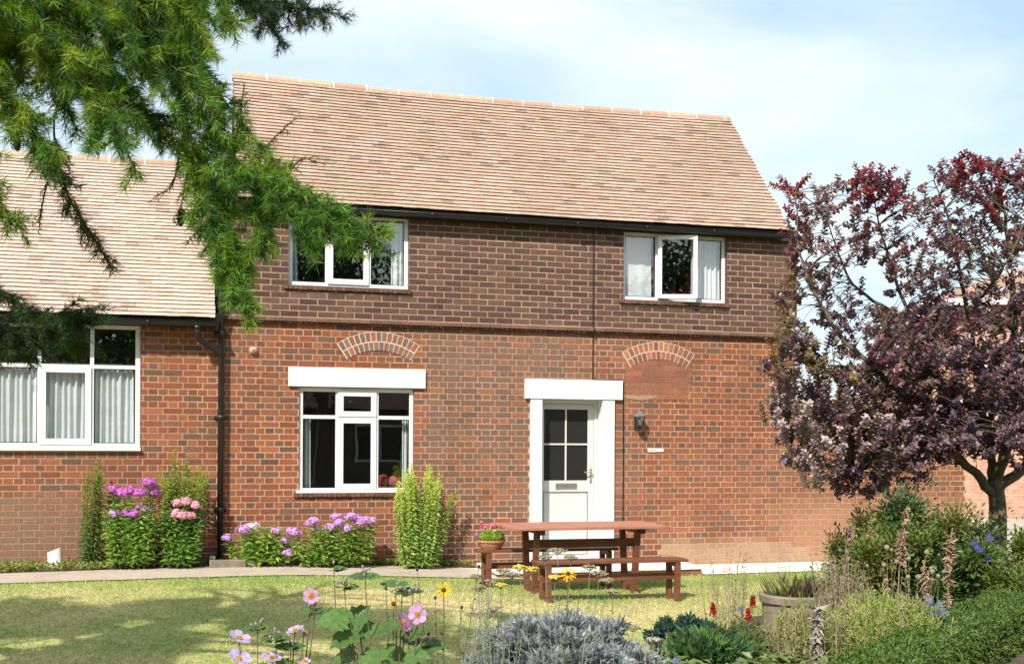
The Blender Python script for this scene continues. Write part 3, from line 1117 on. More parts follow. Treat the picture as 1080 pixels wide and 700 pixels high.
# upper windows: three lights under the eave
w2 = window(house, (UW2[0], UW2[1], UW2[2] + .002, ZZ(710, 246.5)), .03, [U(693, 285, .03), U(732, 285, .03)], None, [], open_sash=(1, 0))
room(house, UW2, 2.0)
curtain(w2, UW2[0] + .03, U(691, 285), UW2[2] + .03, UW2[3] - .02, .135, 2, .006)
curtain(w2, U(735, 285), UW2[1] - .03, UW2[2] + .03, UW2[3] - .02, .14, 5, .018)
w3 = window(house, (UW1[0], UW1[1], UW1[2] + .002, ZZ(367, 225.5)), .03, [U(345, 270, .03), U(389.5, 270, .03)], None, [(1, 0)])
room(house, UW1, 2.0)
curtain(w3, UW1[1] - .20, UW1[1] - .03, UW1[2] + .03, UW1[3] - .02, .14, 3, .018)
curtain(w3, UW1[0] + .03, UW1[0] + .12, UW1[2] + .03, UW1[3] - .02, .14, 2, .018)
for hh in (UW1, UW2):                                                    # cream head board under the eave
    mb = MB(); mb.box(hh[0] - .01, hh[1] + .01, -.045, .02, hh[3] - .03, hh[3] + .055)
    mb.build('head_board', M_CREAM, house, bevel=.003)

# cottage window
mu1, mu2 = U(41.5, 420, .05), U(97, 420, .05)
w4 = window(wing, (WW[0] + .003, WW[1] - .003, WW[2] + .003, WW[3] - .005), .04, [mu1, mu2], ZZ(90, 386.5, .04), [(1, 0)], fr=.055)
room(wing, WW, 2.4)
curtain(w4, WW[0] + .05, WW[1] - .05, WW[2] + .03, ZZ(90, 383, .1), .135, 22, .022)
mb = MB(); mb.box(WW[0] - .03, WW[1] + .012, -.05, .045, WW[2] - .03, WW[2] + .002)
mb.build('window_sill', M_WHITE, wing, bevel=.006)
mb = MB(); mb.box(WW[0] - .005, WW[1] + .005, -.03, .03, WW[3] - .004, WW[3] + .035)
mb.build('head_board', M_CREAM, wing)

# ------------------------------------------------------------------ the front door
su0, su1 = DS[0], DS[1]
sur = MB()
sur.box(su0, DR[0], -.035, .2, -.06, DR[3])
sur.box(DR[1], su1, -.035, .2, -.06, DR[3])
sur.box(U(553, 410), U(655.7, 410), -.05, .2, DR[3], lint_top)
sur.build('door_surround', M_PAINT, house, bevel=.006)
dy = .16
fb = MB()
fz = DR[3] - .002
frame_ring(fb, DR[0] + .001, DR[1] - .001, -.02, fz, .05, dy, dy + .07)
frm = fb.build('door_frame', M_DOOR, house, bevel=.003)
d0, d1 = DR[0] + .052, DR[1] - .052
gz0, gz1 = ZZ(597, 506.5, dy), ZZ(597, 431.5, dy)
g0, g1 = U(574, 470, dy), U(620.2, 470, dy)
gm_ = (g0 + g1) / 2
gzm = ZZ(597, 468.3, dy)
door = MB()
yb, yt = dy + .012, dy + .055
dz0, dz1 = .05, fz - .055
door.box(d0, g0, yb, yt, dz0, dz1); door.box(g1, d1, yb, yt, dz0, dz1)
door.box(g0, g1, yb, yt, gz1, dz1)
pz1, pz0 = ZZ(597, 518.5, dy), .17
door.box(g0, g1, yb, yt, pz1, gz0); door.box(g0, g1, yb, yt, dz0, pz0)
door.box(g0, g1, yb + .012, yt - .005, pz0, pz1)
door.box(gm_ - .011, gm_ + .011, yb + .004, yb + .03, gz0, gz1); door.box(g0, g1, yb + .005, yb + .029, gzm - .011, gzm + .011)
dob = door.build('door', M_DOOR, house, bevel=.004)
gb = MB(); frame_ring(gb, g0 - .006, g1 + .006, pz0 - .006, pz1 + .006, .009, yb - .003, yb + .011)
gb.build('panel_moulding', mat_plain('grey_seal', (.22, .21, .20), .7, .1), dob)
gb = MB(); frame_ring(gb, d0 - .004, d1 + .004, dz0 - .003, dz1 + .004, .007, yb - .002, yb + .012)
gb.build('gasket', bpy.data.materials['grey_seal'], dob)
mb = MB(); mb.add([(g0, yb + .016, gz0), (g1, yb + .016, gz0), (g1, yb + .016, gz1), (g0, yb + .016, gz1)], [(0, 1, 2, 3)])


def mat_obscure():
    m, t, out = newmat('patterned_dark_glass')
    p = N(t, 'BsdfPrincipled'); p.inputs['Roughness'].default_value = .12; p.inputs['Specular IOR Level'].default_value = .6
    p.inputs['Base Color'].default_value = (0.022, .022, .021, 1)
    v = objvec(t)
    vo = N(t, 'TexVoronoi', Scale=55.0); t.links.new(v, vo.inputs['Vector'])
    b = N(t, 'Bump'); b.inputs['Strength'].default_value = .55; b.inputs['Distance'].default_value = .004
    t.links.new(vo.outputs['Distance'], b.inputs['Height']); t.links.new(b.outputs[0], p.inputs['Normal'])
    t.links.new(p.outputs[0], out.inputs[0])
    return m


mb.build('glazing', mat_obscure(), dob)
M_STEEL = mat_plain('brushed_steel', (0.6, .6, .58), .35, .08, 20, metal=.9)
mb = MB()
lx0, lx1, lz0, lz1 = U(586, 512, dy), U(608.6, 512, dy), ZZ(597, 515.3, dy), ZZ(597, 509.3, dy)
frame_ring(mb, lx0, lx1, lz0, lz1, .012, yb - .012, yb - .001)
mb.box(lx0 + .012, lx1 - .012, yb - .007, yb - .002, lz0 + .012, lz1 - .012)
mb.build('letterbox', M_STEEL, dob, bevel=.002)
mb = MB()
hx, hz0, hz1 = U(623.2, 500, dy), ZZ(624, 509, dy), ZZ(624, 493.5, dy)
mb.box(hx - .016, hx + .016, yb - .010, yb - .001, hz0, hz1)
mb.tube([(hx, yb - .008, hz1 - .05), (hx, yb - .05, hz1 - .05), (hx - .10, yb - .052, hz1 - .052)], .0085, 8)
mb.tube([(hx, yb - .012, hz0 + .04), (hx, yb - .016, hz0 + .04)], .011, 8)
mb.build('handle', M_STEEL, dob, bevel=.002)
mb = MB(); mb.box(DR[0], DR[1], -.06, dy, -.02, .035)
mb.build('threshold', M_PAINT, house, bevel=.005)
mb = MB(); mb.add([(DR[0], dy + .075, 0), (DR[1], dy + .075, 0), (DR[1], dy + .075, DR[3]), (DR[0], dy + .075, DR[3])], [(0, 1, 2, 3)])
mb.build('hall_lining', M_ROOM, house)


def place(o): o.location = HROOT_LOC; o.rotation_euler = (0, 0, TH); return o


def wall_thing(name, u, z, label, cat):
    x, y = wxy(u, 0)
    return empty(name, (x, y, z), TH, label, cat)


# lantern by the door
lu, lz = U(671.5, 436), ZZ(671.5, 444)
lt = wall_thing('wall_lantern', lu, lz - .01, 'small black coach lantern with clear panes on brick wall right of door', 'lantern')
M_IRON = mat_plain('black_iron', (0.02, .02, .022), .4, .3, 20)
M_CAP = mat_plain('dull_pewter_paint', (0.30, .30, .33), .35, .1, 10, metal=.6)
mb = MB()
mb.box(-.035, .035, -.016, -.001, -.10, .06)
mb.tube([(0, -.012, -.07), (0, -.05, -.115), (0, -.10, -.11), (0, -.115, -.075)], .009, 7)
mb.build('bracket', M_IRON, lt)
mb = MB()
cy_ = -.115
mb.lathe([(.001, .155), (.014, .15), (.012, .135), (.028, .125), (.05, .105), (.082, .082), (.084, .074), (.06, .072), (.001, .072)], 6, (0, cy_, 0))
mb.build('cap', M_CAP, lt)
mb = MB()
mb.lathe([(.001, -.075), (.03, -.072), (.045, -.06), (.047, -.052), (.001, -.05)], 6, (0, cy_, 0))
for k in range(6):
    t = 2 * math.pi * k / 6
    mb.bar((math.cos(t) * .045, cy_ + math.sin(t) * .045, -.055), (math.cos(t) * .068, cy_ + math.sin(t) * .068, .075), .008, .008)
mb.build('cage', M_IRON, lt)
mb = MB(); mb.lathe([(.042, -.05), (.063, .07)], 6, (0, cy_, 0))
mb.build('glass', M_GLASS, lt)
mb = MB(); mb.tube([(0, cy_, -.05), (0, cy_, -.015)], .014, 8, (.8, .8, .75)); mb.ball((0, cy_, .015), (.022, .022, .032), (.8, .8, .76))
mb.build('bulb', M_PAINT, lt, smooth=True)

# little white name plate: two lines of grey lettering on two slips
pu0, pz = W(683, 475)
pu1_ = U(699.5, 475)
pl = wall_thing('name_plate', (pu0 + pu1_) / 2, ZZ(691, 474.6), 'tiny white name plate on brickwork below the lantern', 'sign')
hw = (pu1_ - pu0) / 2
mb = MB(); mb.box(-hw, hw * .16, -.014, -.001, -.024, .024); mb.box(hw * .2, hw, -.014, -.001, -.021, .023)
mb.build('plate', M_PAINT, pl, bevel=.002)
mb = MB()
for k in range(5):
    a = -hw + .02 + k * .021
    mb.box(a, a + .012, -.0155, -.0145, -.006 + .004 * (k % 2), .008, (.12, .12, .12))
mb.build('lettering', M_DRY, pl)
mb = MB()
for k in range(5):
    a = hw * .3 + k * .017
    mb.box(a, a + .010, -.0155, -.0145, -.004, .004, (.4, .38, .34))
mb.build('lettering', M_DRY, pl)

bu, bz = W(267, 369.5)
bl = wall_thing('alarm_sounder', bu, bz, 'small round faded pink sounder fixed high on bricks right of the downpipe', 'alarm')
M_PINK = mat_plain('faded_red_plastic', (0.55, .30, .27), .45, .12, 20)
mb = MB(); mb.lathe([(.001, .062), (.02, .06), (.036, .048), (.042, .03), (.042, .001)], 18)
o = mb.build('dome', M_PINK, bl, smooth=True); o.rotation_euler = (R(90), 0, 0)
mb = MB(); mb.lathe([(.001, .066), (.009, .066), (.009, .06)], 10)
o = mb.build('button', M_IRON, bl); o.rotation_euler = (R(90), 0, 0)
mb = MB(); mb.lathe([(.001, .012), (.05, .012), (.052, .001)], 18)
o = mb.build('base_plate', M_PINK, bl); o.rotation_euler = (R(90), 0, 0)

#__PART2__
# ------------------------------------------------------------------ foliage helpers
def unit(v): return v / np.maximum(np.linalg.norm(v, axis=1, keepdims=True), 1e-9)


def rdir(n): return unit(rng.normal(size=(n, 3)))


def vary(c, n, amt=.2, hue=.06):
    c = np.asarray(c, dtype=float)
    return np.clip(c[None, :] * rng.uniform(1 - amt, 1 + amt, (n, 1)) * rng.uniform(1 - hue, 1 + hue, (n, 3)), 0, 1)


def leaves(mb, P, D, Nn, L, Wd, C, fold=.18, droop=.15, mid=.45, m=0):
    n = len(P)
    D = unit(D); S = unit(np.cross(D, Nn)); Nn = np.cross(S, D)
    L = np.broadcast_to(np.asarray(L, float).reshape(-1, 1), (n, 1)); Wd = np.broadcast_to(np.asarray(Wd, float).reshape(-1, 1), (n, 1))
    a = P; c = P + D * L - Nn * L * droop
    b = P + D * L * mid + S * Wd / 2 + Nn * Wd * fold
    d = P + D * L * mid - S * Wd / 2 + Nn * Wd * fold
    V = np.stack([a, b, c, d], 1).reshape(-1, 3)
    k = np.arange(n)[:, None] * 4
    Fc = np.concatenate([k + np.array([[0, 1, 2]]), k + np.array([[0, 2, 3]])])
    mb.add(V, Fc, np.repeat(C, 4, 0), m)


def needles(mb, P, D, L, w, C, m=0):
    n = len(P)
    D = unit(D); S = unit(np.cross(D, rdir(n)))
    L = np.broadcast_to(np.asarray(L, float).reshape(-1, 1), (n, 1))
    V = np.stack([P - S * w / 2, P + S * w / 2, P + D * L], 1).reshape(-1, 3)
    mb.add(V, np.arange(3 * n).reshape(-1, 3), np.repeat(C, 3, 0), m)


def round_leaves(mb, P, D, Nn, L, Wd, C, fold=.15, droop=.2):
    n = len(P)
    D = unit(D); S = unit(np.cross(D, Nn)); Nn = np.cross(S, D)
    L = np.broadcast_to(np.asarray(L, float).reshape(-1, 1), (n, 1)); Wd = np.broadcast_to(np.asarray(Wd, float).reshape(-1, 1), (n, 1))
    pts = [P]
    for a, b, k in ((.28, .42, 1), (.68, .44, 1), (1, 0, 0), (.68, -.44, 1), (.28, -.42, 1)):
        pts.append(P + D * L * a + S * Wd * b + Nn * (Wd * fold * k - L * droop * a * a))
    V = np.stack(pts, 1).reshape(-1, 3)
    k = np.arange(n)[:, None] * 6
    mb.add(V, np.concatenate([k + np.array([[0, 1, 2, 3]]), k + np.array([[0, 3, 4, 5]])]), np.repeat(C, 6, 0))


def curve(p, q, bend=(0, 0, 0), n=7):
    p, q, b = np.array(p, float), np.array(q, float), np.array(bend, float)
    t = np.linspace(0, 1, n)[:, None]
    return p * (1 - t) + q * t + b * (4 * t * (1 - t))


def along(pts, t):
    pts = np.asarray(pts); x = np.asarray(t) * (len(pts) - 1)
    i = np.clip(x.astype(int), 0, len(pts) - 2); f = (x - i)[:, None]
    return pts[i] * (1 - f) + pts[i + 1] * f, unit(pts[i + 1] - pts[i])


def leafy(mb, pts, n, L, Wd, c, t0=.05, t1=1.0, up=.45, taper=.6, amt=.2, droop=.25, ctop=None):
    """spiral of leaves up a stem"""
    t = np.linspace(t0, t1, n)
    P, T = along(pts, t)
    a = np.arange(n) * 2.399 + rng.uniform(0, 6)
    H = np.stack([np.cos(a), np.sin(a), np.zeros(n)], 1) + rng.normal(size=(n, 3)) * .15
    D = unit(H * (1 - up) + T * up)
    Nn = unit(T * .8 + H * -.2 + rng.normal(size=(n, 3)) * .25)
    k = 1 - taper * np.clip((t - t0) / (t1 - t0 + 1e-6), 0, 1) ** 1.5
    C = vary(c, n, amt)
    if ctop is not None:
        f = ((t - t0) / (t1 - t0 + 1e-6))[:, None] ** 2
        C = C * (1 - f) + vary(ctop, n, amt) * f
    leaves(mb, P, D, Nn, L * k * rng.uniform(.8, 1.2, n), Wd * k, C, droop=droop)


PET6 = np.array([(0, .12), (.32, .12), (.7, .42), (.95, .3), (1.0, 0), (.95, -.3), (.7, -.42), (.32, -.12)])


def petals(mb, c, nrm, n, r, wid, colr, cup=.15, jit=.1, outline=PET6):
    """ring of n petals of length r round c, facing nrm"""
    nrm = Vector(nrm).normalized(); c = Vector(c)
    a = nrm.orthogonal().normalized(); b = nrm.cross(a)
    ph = random.uniform(0, 6)
    for k in range(n):
        t = ph + 2 * math.pi * k / n + random.uniform(-jit, jit)
        d = a * math.cos(t) + b * math.sin(t); s = nrm.cross(d)
        cu = cup + random.uniform(-.08, .08); rr = r * random.uniform(.9, 1.08)
        v = [tuple(c + d * (x * rr) + s * (y * wid) + nrm * (rr * (cu * x * x + .05 * abs(y)))) for x, y in outline if not (x == 0)]
        v = [tuple(c)] + v
        f = [(0, i, i + 1) for i in range(1, len(v) - 1)]
        mb.add(v, f, np.array(colr) * random.uniform(.85, 1.12))


LOBE = [(0, 0), (.10, .20), (.02, .36), (.22, .40), (.20, .52), (.42, .40), (.52, .46), (.60, .30), (.76, .28), (.80, .14), (1.0, 0)]
LOBE = np.array(LOBE + [(x, -y) for x, y in reversed(LOBE[1:-1])])


def lobed(mb, p, d, nrm, size, colr):
    """one big toothed, lobed leaf"""
    d = Vector(d).normalized(); nrm = Vector(nrm); s = d.cross(nrm).normalized(); nrm = s.cross(d)
    c = Vector(p) + d * size * .4
    v = [tuple(c - nrm * size * .03)]
    for x, y in LOBE:
        q = Vector(p) + d * x * size + s * y * size * 1.05 + nrm * size * (.12 * abs(y) - .22 * x * x + random.uniform(-.02, .02))
        v.append(tuple(q))
    n = len(LOBE)
    mb.add(v, [(0, 1 + i, 1 + (i + 1) % n) for i in range(n)], np.array(colr) * random.uniform(.85, 1.15))


def rel(root, p): return Vector(p) - root.location


def gz(p): return Vector((p[0], p[1], ground(p[0], p[1])))


def wallpos(px, w=-.3):
    u = U(px, 590, w)
    x, y = wxy(u, w)
    return Vector((x, y, ground(x, y) + .04))


# ------------------------------------------------------------------ things beyond and beside the house
gw_u0, gw_u1 = UR + .0005, U(1018, 500)
gwall = empty('garden_wall', HROOT_LOC, TH, 'lower brick wall running on from the right end of the house behind purple tree', 'wall')
brick_panel(gwall, 'brickwork', gw_u0, gw_u1, -0.1, 2.1, [], 'english', lower_colour, lower_mortar)
mb = MB(); mb.box(gw_u0 + .01, gw_u1, .012, .22, -.1, 2.098, (.3, .13, .08)); mb.build('core', M_SHELL, gwall)
mb = MB()
for i in range(int((gw_u1 - gw_u0) / .118)):
    a = gw_u0 + i * .118
    mb.box(a + .004, a + .114, -.012, .232, 2.1, 2.21 + random.uniform(-.003, .003), np.array((.27, .12, .075)) * random.uniform(.8, 1.15))
mb.build('coping', M_BRICK, gwall)

M_SALMON = mat_brickpat('salmon_brickwork', (0.50, 0.26, 0.18), (0.42, 0.21, 0.14), (0.55, .4, .3))
nbh = empty('neighbour_house', (9.4, 25.5, 0), R(-9), 'paler brick house with tiled hipped roof partly seen through purple tree', 'house')
mb = MB()
mb.box(0, 13, 0, 7, -.1, 4.75); mb.build('wall', M_SALMON, nbh)
mb = MB()
e = .35
zr, ze = 6.1, 4.82
mb.add([(-e, -e, ze), (13 + e, -e, ze), (13 + e, 7 + e, ze), (-e, 7 + e, ze), (3.0, 3.5, zr), (10, 3.5, zr)], [(0, 1, 5, 4), (2, 3, 4, 5)], (.40, .25, .18))
mb.add([(-e, -e, ze), (-e, 7 + e, ze), (3.0, 3.5, zr)], [(0, 2, 1)], (.40, .25, .18))
mb.add([(13 + e, -e, ze), (13 + e, 7 + e, ze), (10, 3.5, zr)], [(0, 1, 2)], (.40, .25, .18))


def mat_rows(name, c, g=.18):
    m, t, out = newmat(name)
    p = N(t, 'BsdfPrincipled'); p.inputs['Roughness'].default_value = .9
    tc_ = t.nodes.new('ShaderNodeTexCoord')
    br = N(t, 'TexBrick'); br.inputs['Scale'].default_value = 1
    br.inputs['Brick Width'].default_value = .17; br.inputs['Row Height'].default_value = g * .6; br.inputs['Mortar Size'].default_value = .012
    br.inputs['Color1'].default_value = (*c, 1); br.inputs['Color2'].default_value = (*[x * .8 for x in c], 1); br.inputs['Mortar'].default_value = (*[x * .4 for x in c], 1)
    t.links.new(tc_.outputs['Object'], br.inputs['Vector'])
    t.links.new(br.outputs['Color'], p.inputs['Base Color'])
    t.links.new(p.outputs[0], out.inputs[0])
    return m


M_ROWS = mat_rows('far_tiles', (.42, .26, .18))
mb.build('roof', M_ROWS, nbh)
mb = MB(); mb.box(-e, 13 + e, -e - .1, -e, ze - .12, ze + .01); mb.build('gutter', M_PAINT, nbh)
mb = MB(); mb.box(4.0, 4.45, -.06, .02, 3.1, 4.0); mb.build('window', M_PAINT, nbh)
mb = MB(); mb.box(6.0, 7.2, -.06, .02, 3.0, 4.2); wnb = mb.build('window', M_WHITE, nbh)
mb = MB(); mb.box(6.07, 6.57, -.075, -.05, 3.07, 4.13); mb.build('pane', M_IRON, wnb)
mb = MB(); mb.box(6.63, 7.13, -.075, -.05, 3.07, 4.13); mb.build('pane', M_IRON, wnb)
bed_sheet('yard', [(6.2, 15.5), (30, 17), (30, 25), (7, 25)], (.42, .37, .3), .01)

# the low house across the garden, behind the camera: the windows mirror it
opp = empty('facing_house', (*wxy(1.5, -25.0), 0), TH + math.pi, 'low brick house with brown tiled roof across the garden', 'house')
mb = MB(); mb.box(-10, 10, 0, 5, -.1, 2.75); mb.build('wall', mat_plain('shaded_wall_grey', (.13, .12, .10), .9, .2, 3), opp)  # wall colour darkened for its shaded front, as the windows mirror it
mb = MB()
mb.add([(-10.3, -.3, 2.7), (10.3, -.3, 2.7), (10.3, 2.5, 5.0), (-10.3, 2.5, 5.0), (10.3, 5.3, 2.7), (-10.3, 5.3, 2.7)], [(0, 1, 2, 3), (3, 2, 4, 5)], (.2, .13, .1))
mb.build('roof', mat_rows('brown_tiles', (.17, .10, .075)), opp)
for x in (-6, -1.5, 2.5, 6.5):
    mb = MB(); frame_ring(mb, x, x + 1.7, .9, 2.2, .08, -.04, .03); mb.box(x + .8, x + .88, -.035, .03, .98, 2.12)
    wo_ = mb.build('window', M_WHITE, opp)
    mb = MB(); mb.add([(x + .08, -.012, .98), (x + 1.62, -.012, .98), (x + 1.62, -.012, 2.12), (x + .08, -.012, 2.12)], [(0, 1, 2, 3)])
    mb.build('pane', M_IRON, wo_)


def coarse_tree(loc, h, r, n, c, label, trunk_h=1.6, leaf=.22, name='garden_tree'):
    t = empty(name, loc, 0, label, 'tree')
    mb = MB()
    mb.tube([(0, 0, -.1), (.1, .05, h * .3), (.05, .1, h * .6), (0, 0, h * .9)], [.2, .15, .1, .03], 8, (.12, .09, .07))
    for k in range(9):
        a = k * 2.4
        mb.tube([(.05, .05, h * (.25 + .05 * k)), (math.cos(a) * r * .5, math.sin(a) * r * .5, h * (.38 + .05 * k)), (math.cos(a) * r * .8, math.sin(a) * r * .8, h * (.42 + .055 * k))], [.07, .045, .015], 6, (.12, .09, .07))
    mb.build('trunk', M_BARK, t)
    K = 46
    cen = rdir(K) * rng.uniform(.3, 1, (K, 1)) * np.array([r, r, (h - trunk_h) / 2]) + np.array([0, 0, trunk_h + (h - trunk_h) / 2])
    pick = rng.integers(0, K, n)
    P = cen[pick] + rng.normal(size=(n, 3)) * r * .17
    mb = MB()
    leaves(mb, P, rdir(n), rdir(n), rng.uniform(.7, 1.3, n) * leaf, leaf * .6, vary(c, n, .3))
    mb.build('crown', M_LEAF, t)
    return t


coarse_tree((*wxy(-5.6, -18.5), 0), 8.5, 3.2, 9000, (.05, .085, .025), 'broad green garden tree behind the viewer, left of the pair')
coarse_tree((*wxy(7.5, -21.0), 0), 7.0, 2.3, 4000, (.06, .10, .03), 'smaller green garden tree behind the viewer, right of the pair')
coarse_tree((5.2, -5.6, 0), 9.0, 2.3, 7000, (.05, .085, .03), 'tall narrow garden tree behind the viewer to the right', 2.2)
coarse_tree((27, 36, 0), 7, 3.5, 3500, (.06, .09, .03), 'green tree far right beyond the paler brick house', leaf=.3)
coarse_tree((-20, 30, 0), 6.0, 3.5, 3000, (.06, .09, .03), 'green tree far left beyond the cottage roof', leaf=.3)

# ------------------------------------------------------------------ step, gully, offcut
step = empty('door_step', HROOT_LOC, TH, 'wide low step of pale slabs on a brick riser before the white door', 'step')
sa, sb_ = U(502), U(706)
sf = path_front((sa + sb_) / 2) + .03
mb = MB()
n = 5
for i in range(n):
    a = sa + (sb_ - sa) * i / n; b = sa + (sb_ - sa) * (i + 1) / n
    mb.box(a + .003, b - .003, sf - .02, -.056, .078, .112 + random.uniform(-.002, .002), np.array((.76, .73, .67)) * random.uniform(.93, 1.03))
mb.build('slab', M_PATH, step, bevel=.004)
mb = MB()
u = sa + .02
while u < sb_ - .05:
    mb.box(u, min(u + .215, sb_ - .02), sf, sf + .1, .0, .076, np.array((.25, .115, .06)) * random.uniform(.8, 1.2))
    u += .226
mb.box(sa + .02, sb_ - .02, sf + .003, -.056, -.02, .076, (.38, .26, .18))
mb.build('riser', M_BRICK, step)

gul = empty('gully_surround', wallpos(246, -.03), TH, 'low grey concrete surround of the drain under the black downpipe', 'drain')
mb = MB()
ga, gb_ = -.28, .30
mb.box(ga, gb_, -.40, -.33, -.06, .06); mb.box(ga, ga + .07, -.33, .0, -.06, .09); mb.box(gb_ - .07, gb_, -.33, .0, -.06, .075); mb.box(ga + .07, gb_ - .07, -.33, .0, -.06, .0)
mb.build('kerb', mat_plain('gully_concrete', (.20, .165, .13), .95, .25, 8, .5, .2), gul, bevel=.01)  # concrete colour taken down for the shade lying on it

off = empty('gutter_offcut', wallpos(58, -.17), TH + .25, 'short pale offcut of half round gutter leaning against cottage wall', 'gutter')
mb = MB()
for k in range(10):
    a0, a1 = math.pi * k / 10, math.pi * (k + 1) / 10
    for r_ in (.075, .07):
        v = []
        for t, z in ((a0, -.04), (a1, -.04), (a1, .19), (a0, .19)):
            v.append((math.cos(t) * r_, -math.sin(t) * r_ * .6 + z * .35, z + (.03 * math.cos(t) if z > 0 else 0)))
        mb.add(v, [(0, 1, 2, 3)])
mb.build('channel', mat_plain('chalky_plastic', (.62, .60, .55), .6, .12, 12, .1), off, smooth=True)

# ------------------------------------------------------------------ table and benches
def plank_top(mb, L, Dp, z, th, n, gap=.008, rnd=.0):
    w = (Dp - gap * (n - 1)) / n
    for i in range(n):
        y = -Dp / 2 + i * (w + gap)
        d = random.uniform(-.008, .008)
        mb.box(-L / 2 + d, L / 2 + d, y, y + w, z - th + random.uniform(0, .002), z)


def make_table(loc, rz):
    t = empty('picnic_table', loc, rz, 'long reddish brown wooden garden table with plank top standing on lawn', 'table')
    H = .74
    mb = MB(); plank_top(mb, 1.76, .80, H, .032, 5); mb.build('tabletop', mat_plain('sunlit_stain_tone', (.38, .165, .11), .55, .25, 5, .2, .4, dirt=(.28, .11, .07), dscale=5, damt=.5), t, bevel=.005)  # sunlit look of the top put into a lighter stain colour
    for sx in (-1, 1):
        x = sx * .57
        mb = MB(); mb.bar((x + .045, -.30, H - .062), (x + .045, .30, H - .062), .05, .058); mb.build('cross_support', M_WOOD, t, bevel=.004)
        for sy in (-1, 1):
            mb = MB(); mb.bar((x, sy * .235, H - .034), (x, sy * .13, -.01), .062, .062, up=(1, 0, 0)); mb.build('leg', M_WOOD, t, bevel=.004)
        mb = MB(); mb.bar((x + .02, -.19, .055), (x + .02, .19, .055), .04, .05); mb.build('foot_rail', M_WOOD, t, bevel=.004)
    mb = MB(); mb.bar((-.66, 0, .535), (.66, 0, .535), .036, .09); mb.build('stretcher', M_WOOD, t, bevel=.004)
    return t


def make_bench(loc, rz, label, L=1.62):
    t = empty('garden_bench', loc, rz, label, 'bench', 'backless benches beside the garden table')
    H = .44
    mb = MB(); plank_top(mb, L, .29, H, .03, 3, .007); mb.build('seat', M_WOOD, t, bevel=.005)
    for sx in (-1, 1):
        x = sx * (L / 2 - .11)
        mb = MB(); mb.bar((x, -.125, H - .055), (x, .125, H - .055), .045, .05); mb.build('cross_support', M_WOOD, t, bevel=.004)
        for sy in (-1, 1):
            mb = MB(); mb.bar((x - sx * .045 * 0, sy * .112, H - .032), (x, sy * .10, -.01), .055, .055, up=(1, 0, 0)); mb.build('leg', M_WOOD, t, bevel=.004)
    mb = MB(); mb.bar((-L / 2 + .06, 0, .255), (L / 2 - .06, 0, .255), .032, .07); mb.build('stretcher', M_WOOD, t, bevel=.004)
    return t


tx, ty = .76, 12.45
make_table((tx, ty, ground(tx, ty)), TH)
make_bench((1.02, 11.72, 0), TH, 'nearer backless wooden bench in front of the garden table')
make_bench((.40, 12.78, ground(.4, 12.78)), TH, 'farther backless wooden bench with a flower pot on its left end')

M_TERRA = mat_plain('terracotta', (.42, .19, .10), .85, .15, 12, .3, .2, dirt=(.5, .42, .33), dscale=4, damt=.35)
pp = at(518, 582.5, 12.62)
pot = empty('flower_pot', (pp.x, pp.y, .44 + ground(.4, 12.78)), 0, 'shallow terracotta bowl of pink flowers on left end of the farther bench', 'flower pot')
mb = MB(); mb.lathe([(.001, .002), (.105, 0), (.13, .04), (.145, .08), (.155, .08), (.155, .102), (.14, .102), (.132, .075), (.001, .072)], 24); mb.build('bowl', M_TERRA, pot, smooth=False)
mb = MB()
n = 420
a = rng.uniform(0, 6.28, n); r_ = .12 * np.sqrt(rng.uniform(0, 1, n))
P = np.stack([r_ * np.cos(a), r_ * np.sin(a), .09 + rng.uniform(0, .13, n) * (1 - r_ / .2)], 1)
leaves(mb, P, unit(np.stack([np.cos(a), np.sin(a), rng.uniform(.2, 1.2, n)], 1) + rng.normal(size=(n, 3)) * .4), rdir(n), .05, .028, vary((.34, .47, .09), n, .25))
mb.build('foliage', M_LEAF, pot)
for k in range(9):
    mb = MB()
    a = random.uniform(0, 6.28); r_ = random.uniform(.02, .13)
    c = Vector((r_ * math.cos(a), r_ * math.sin(a), random.uniform(.23, .30)))
    if k == 8: c = Vector((-.16, -.04, .15))
    colr = (.74, .24, .33) if k < 8 else (.5, .2, .55)
    mb.ball(c, .018, np.array(colr) * .6, 6, 4)
    for q in range(12):
        d = Vector(rdir(1)[0]); d.z = abs(d.z)
        petals(mb, c + d * .024, d, 5, .015, .012, np.array(colr) * random.uniform(.8, 1.3))
    mb.build('flower_head', M_PETAL, pot)


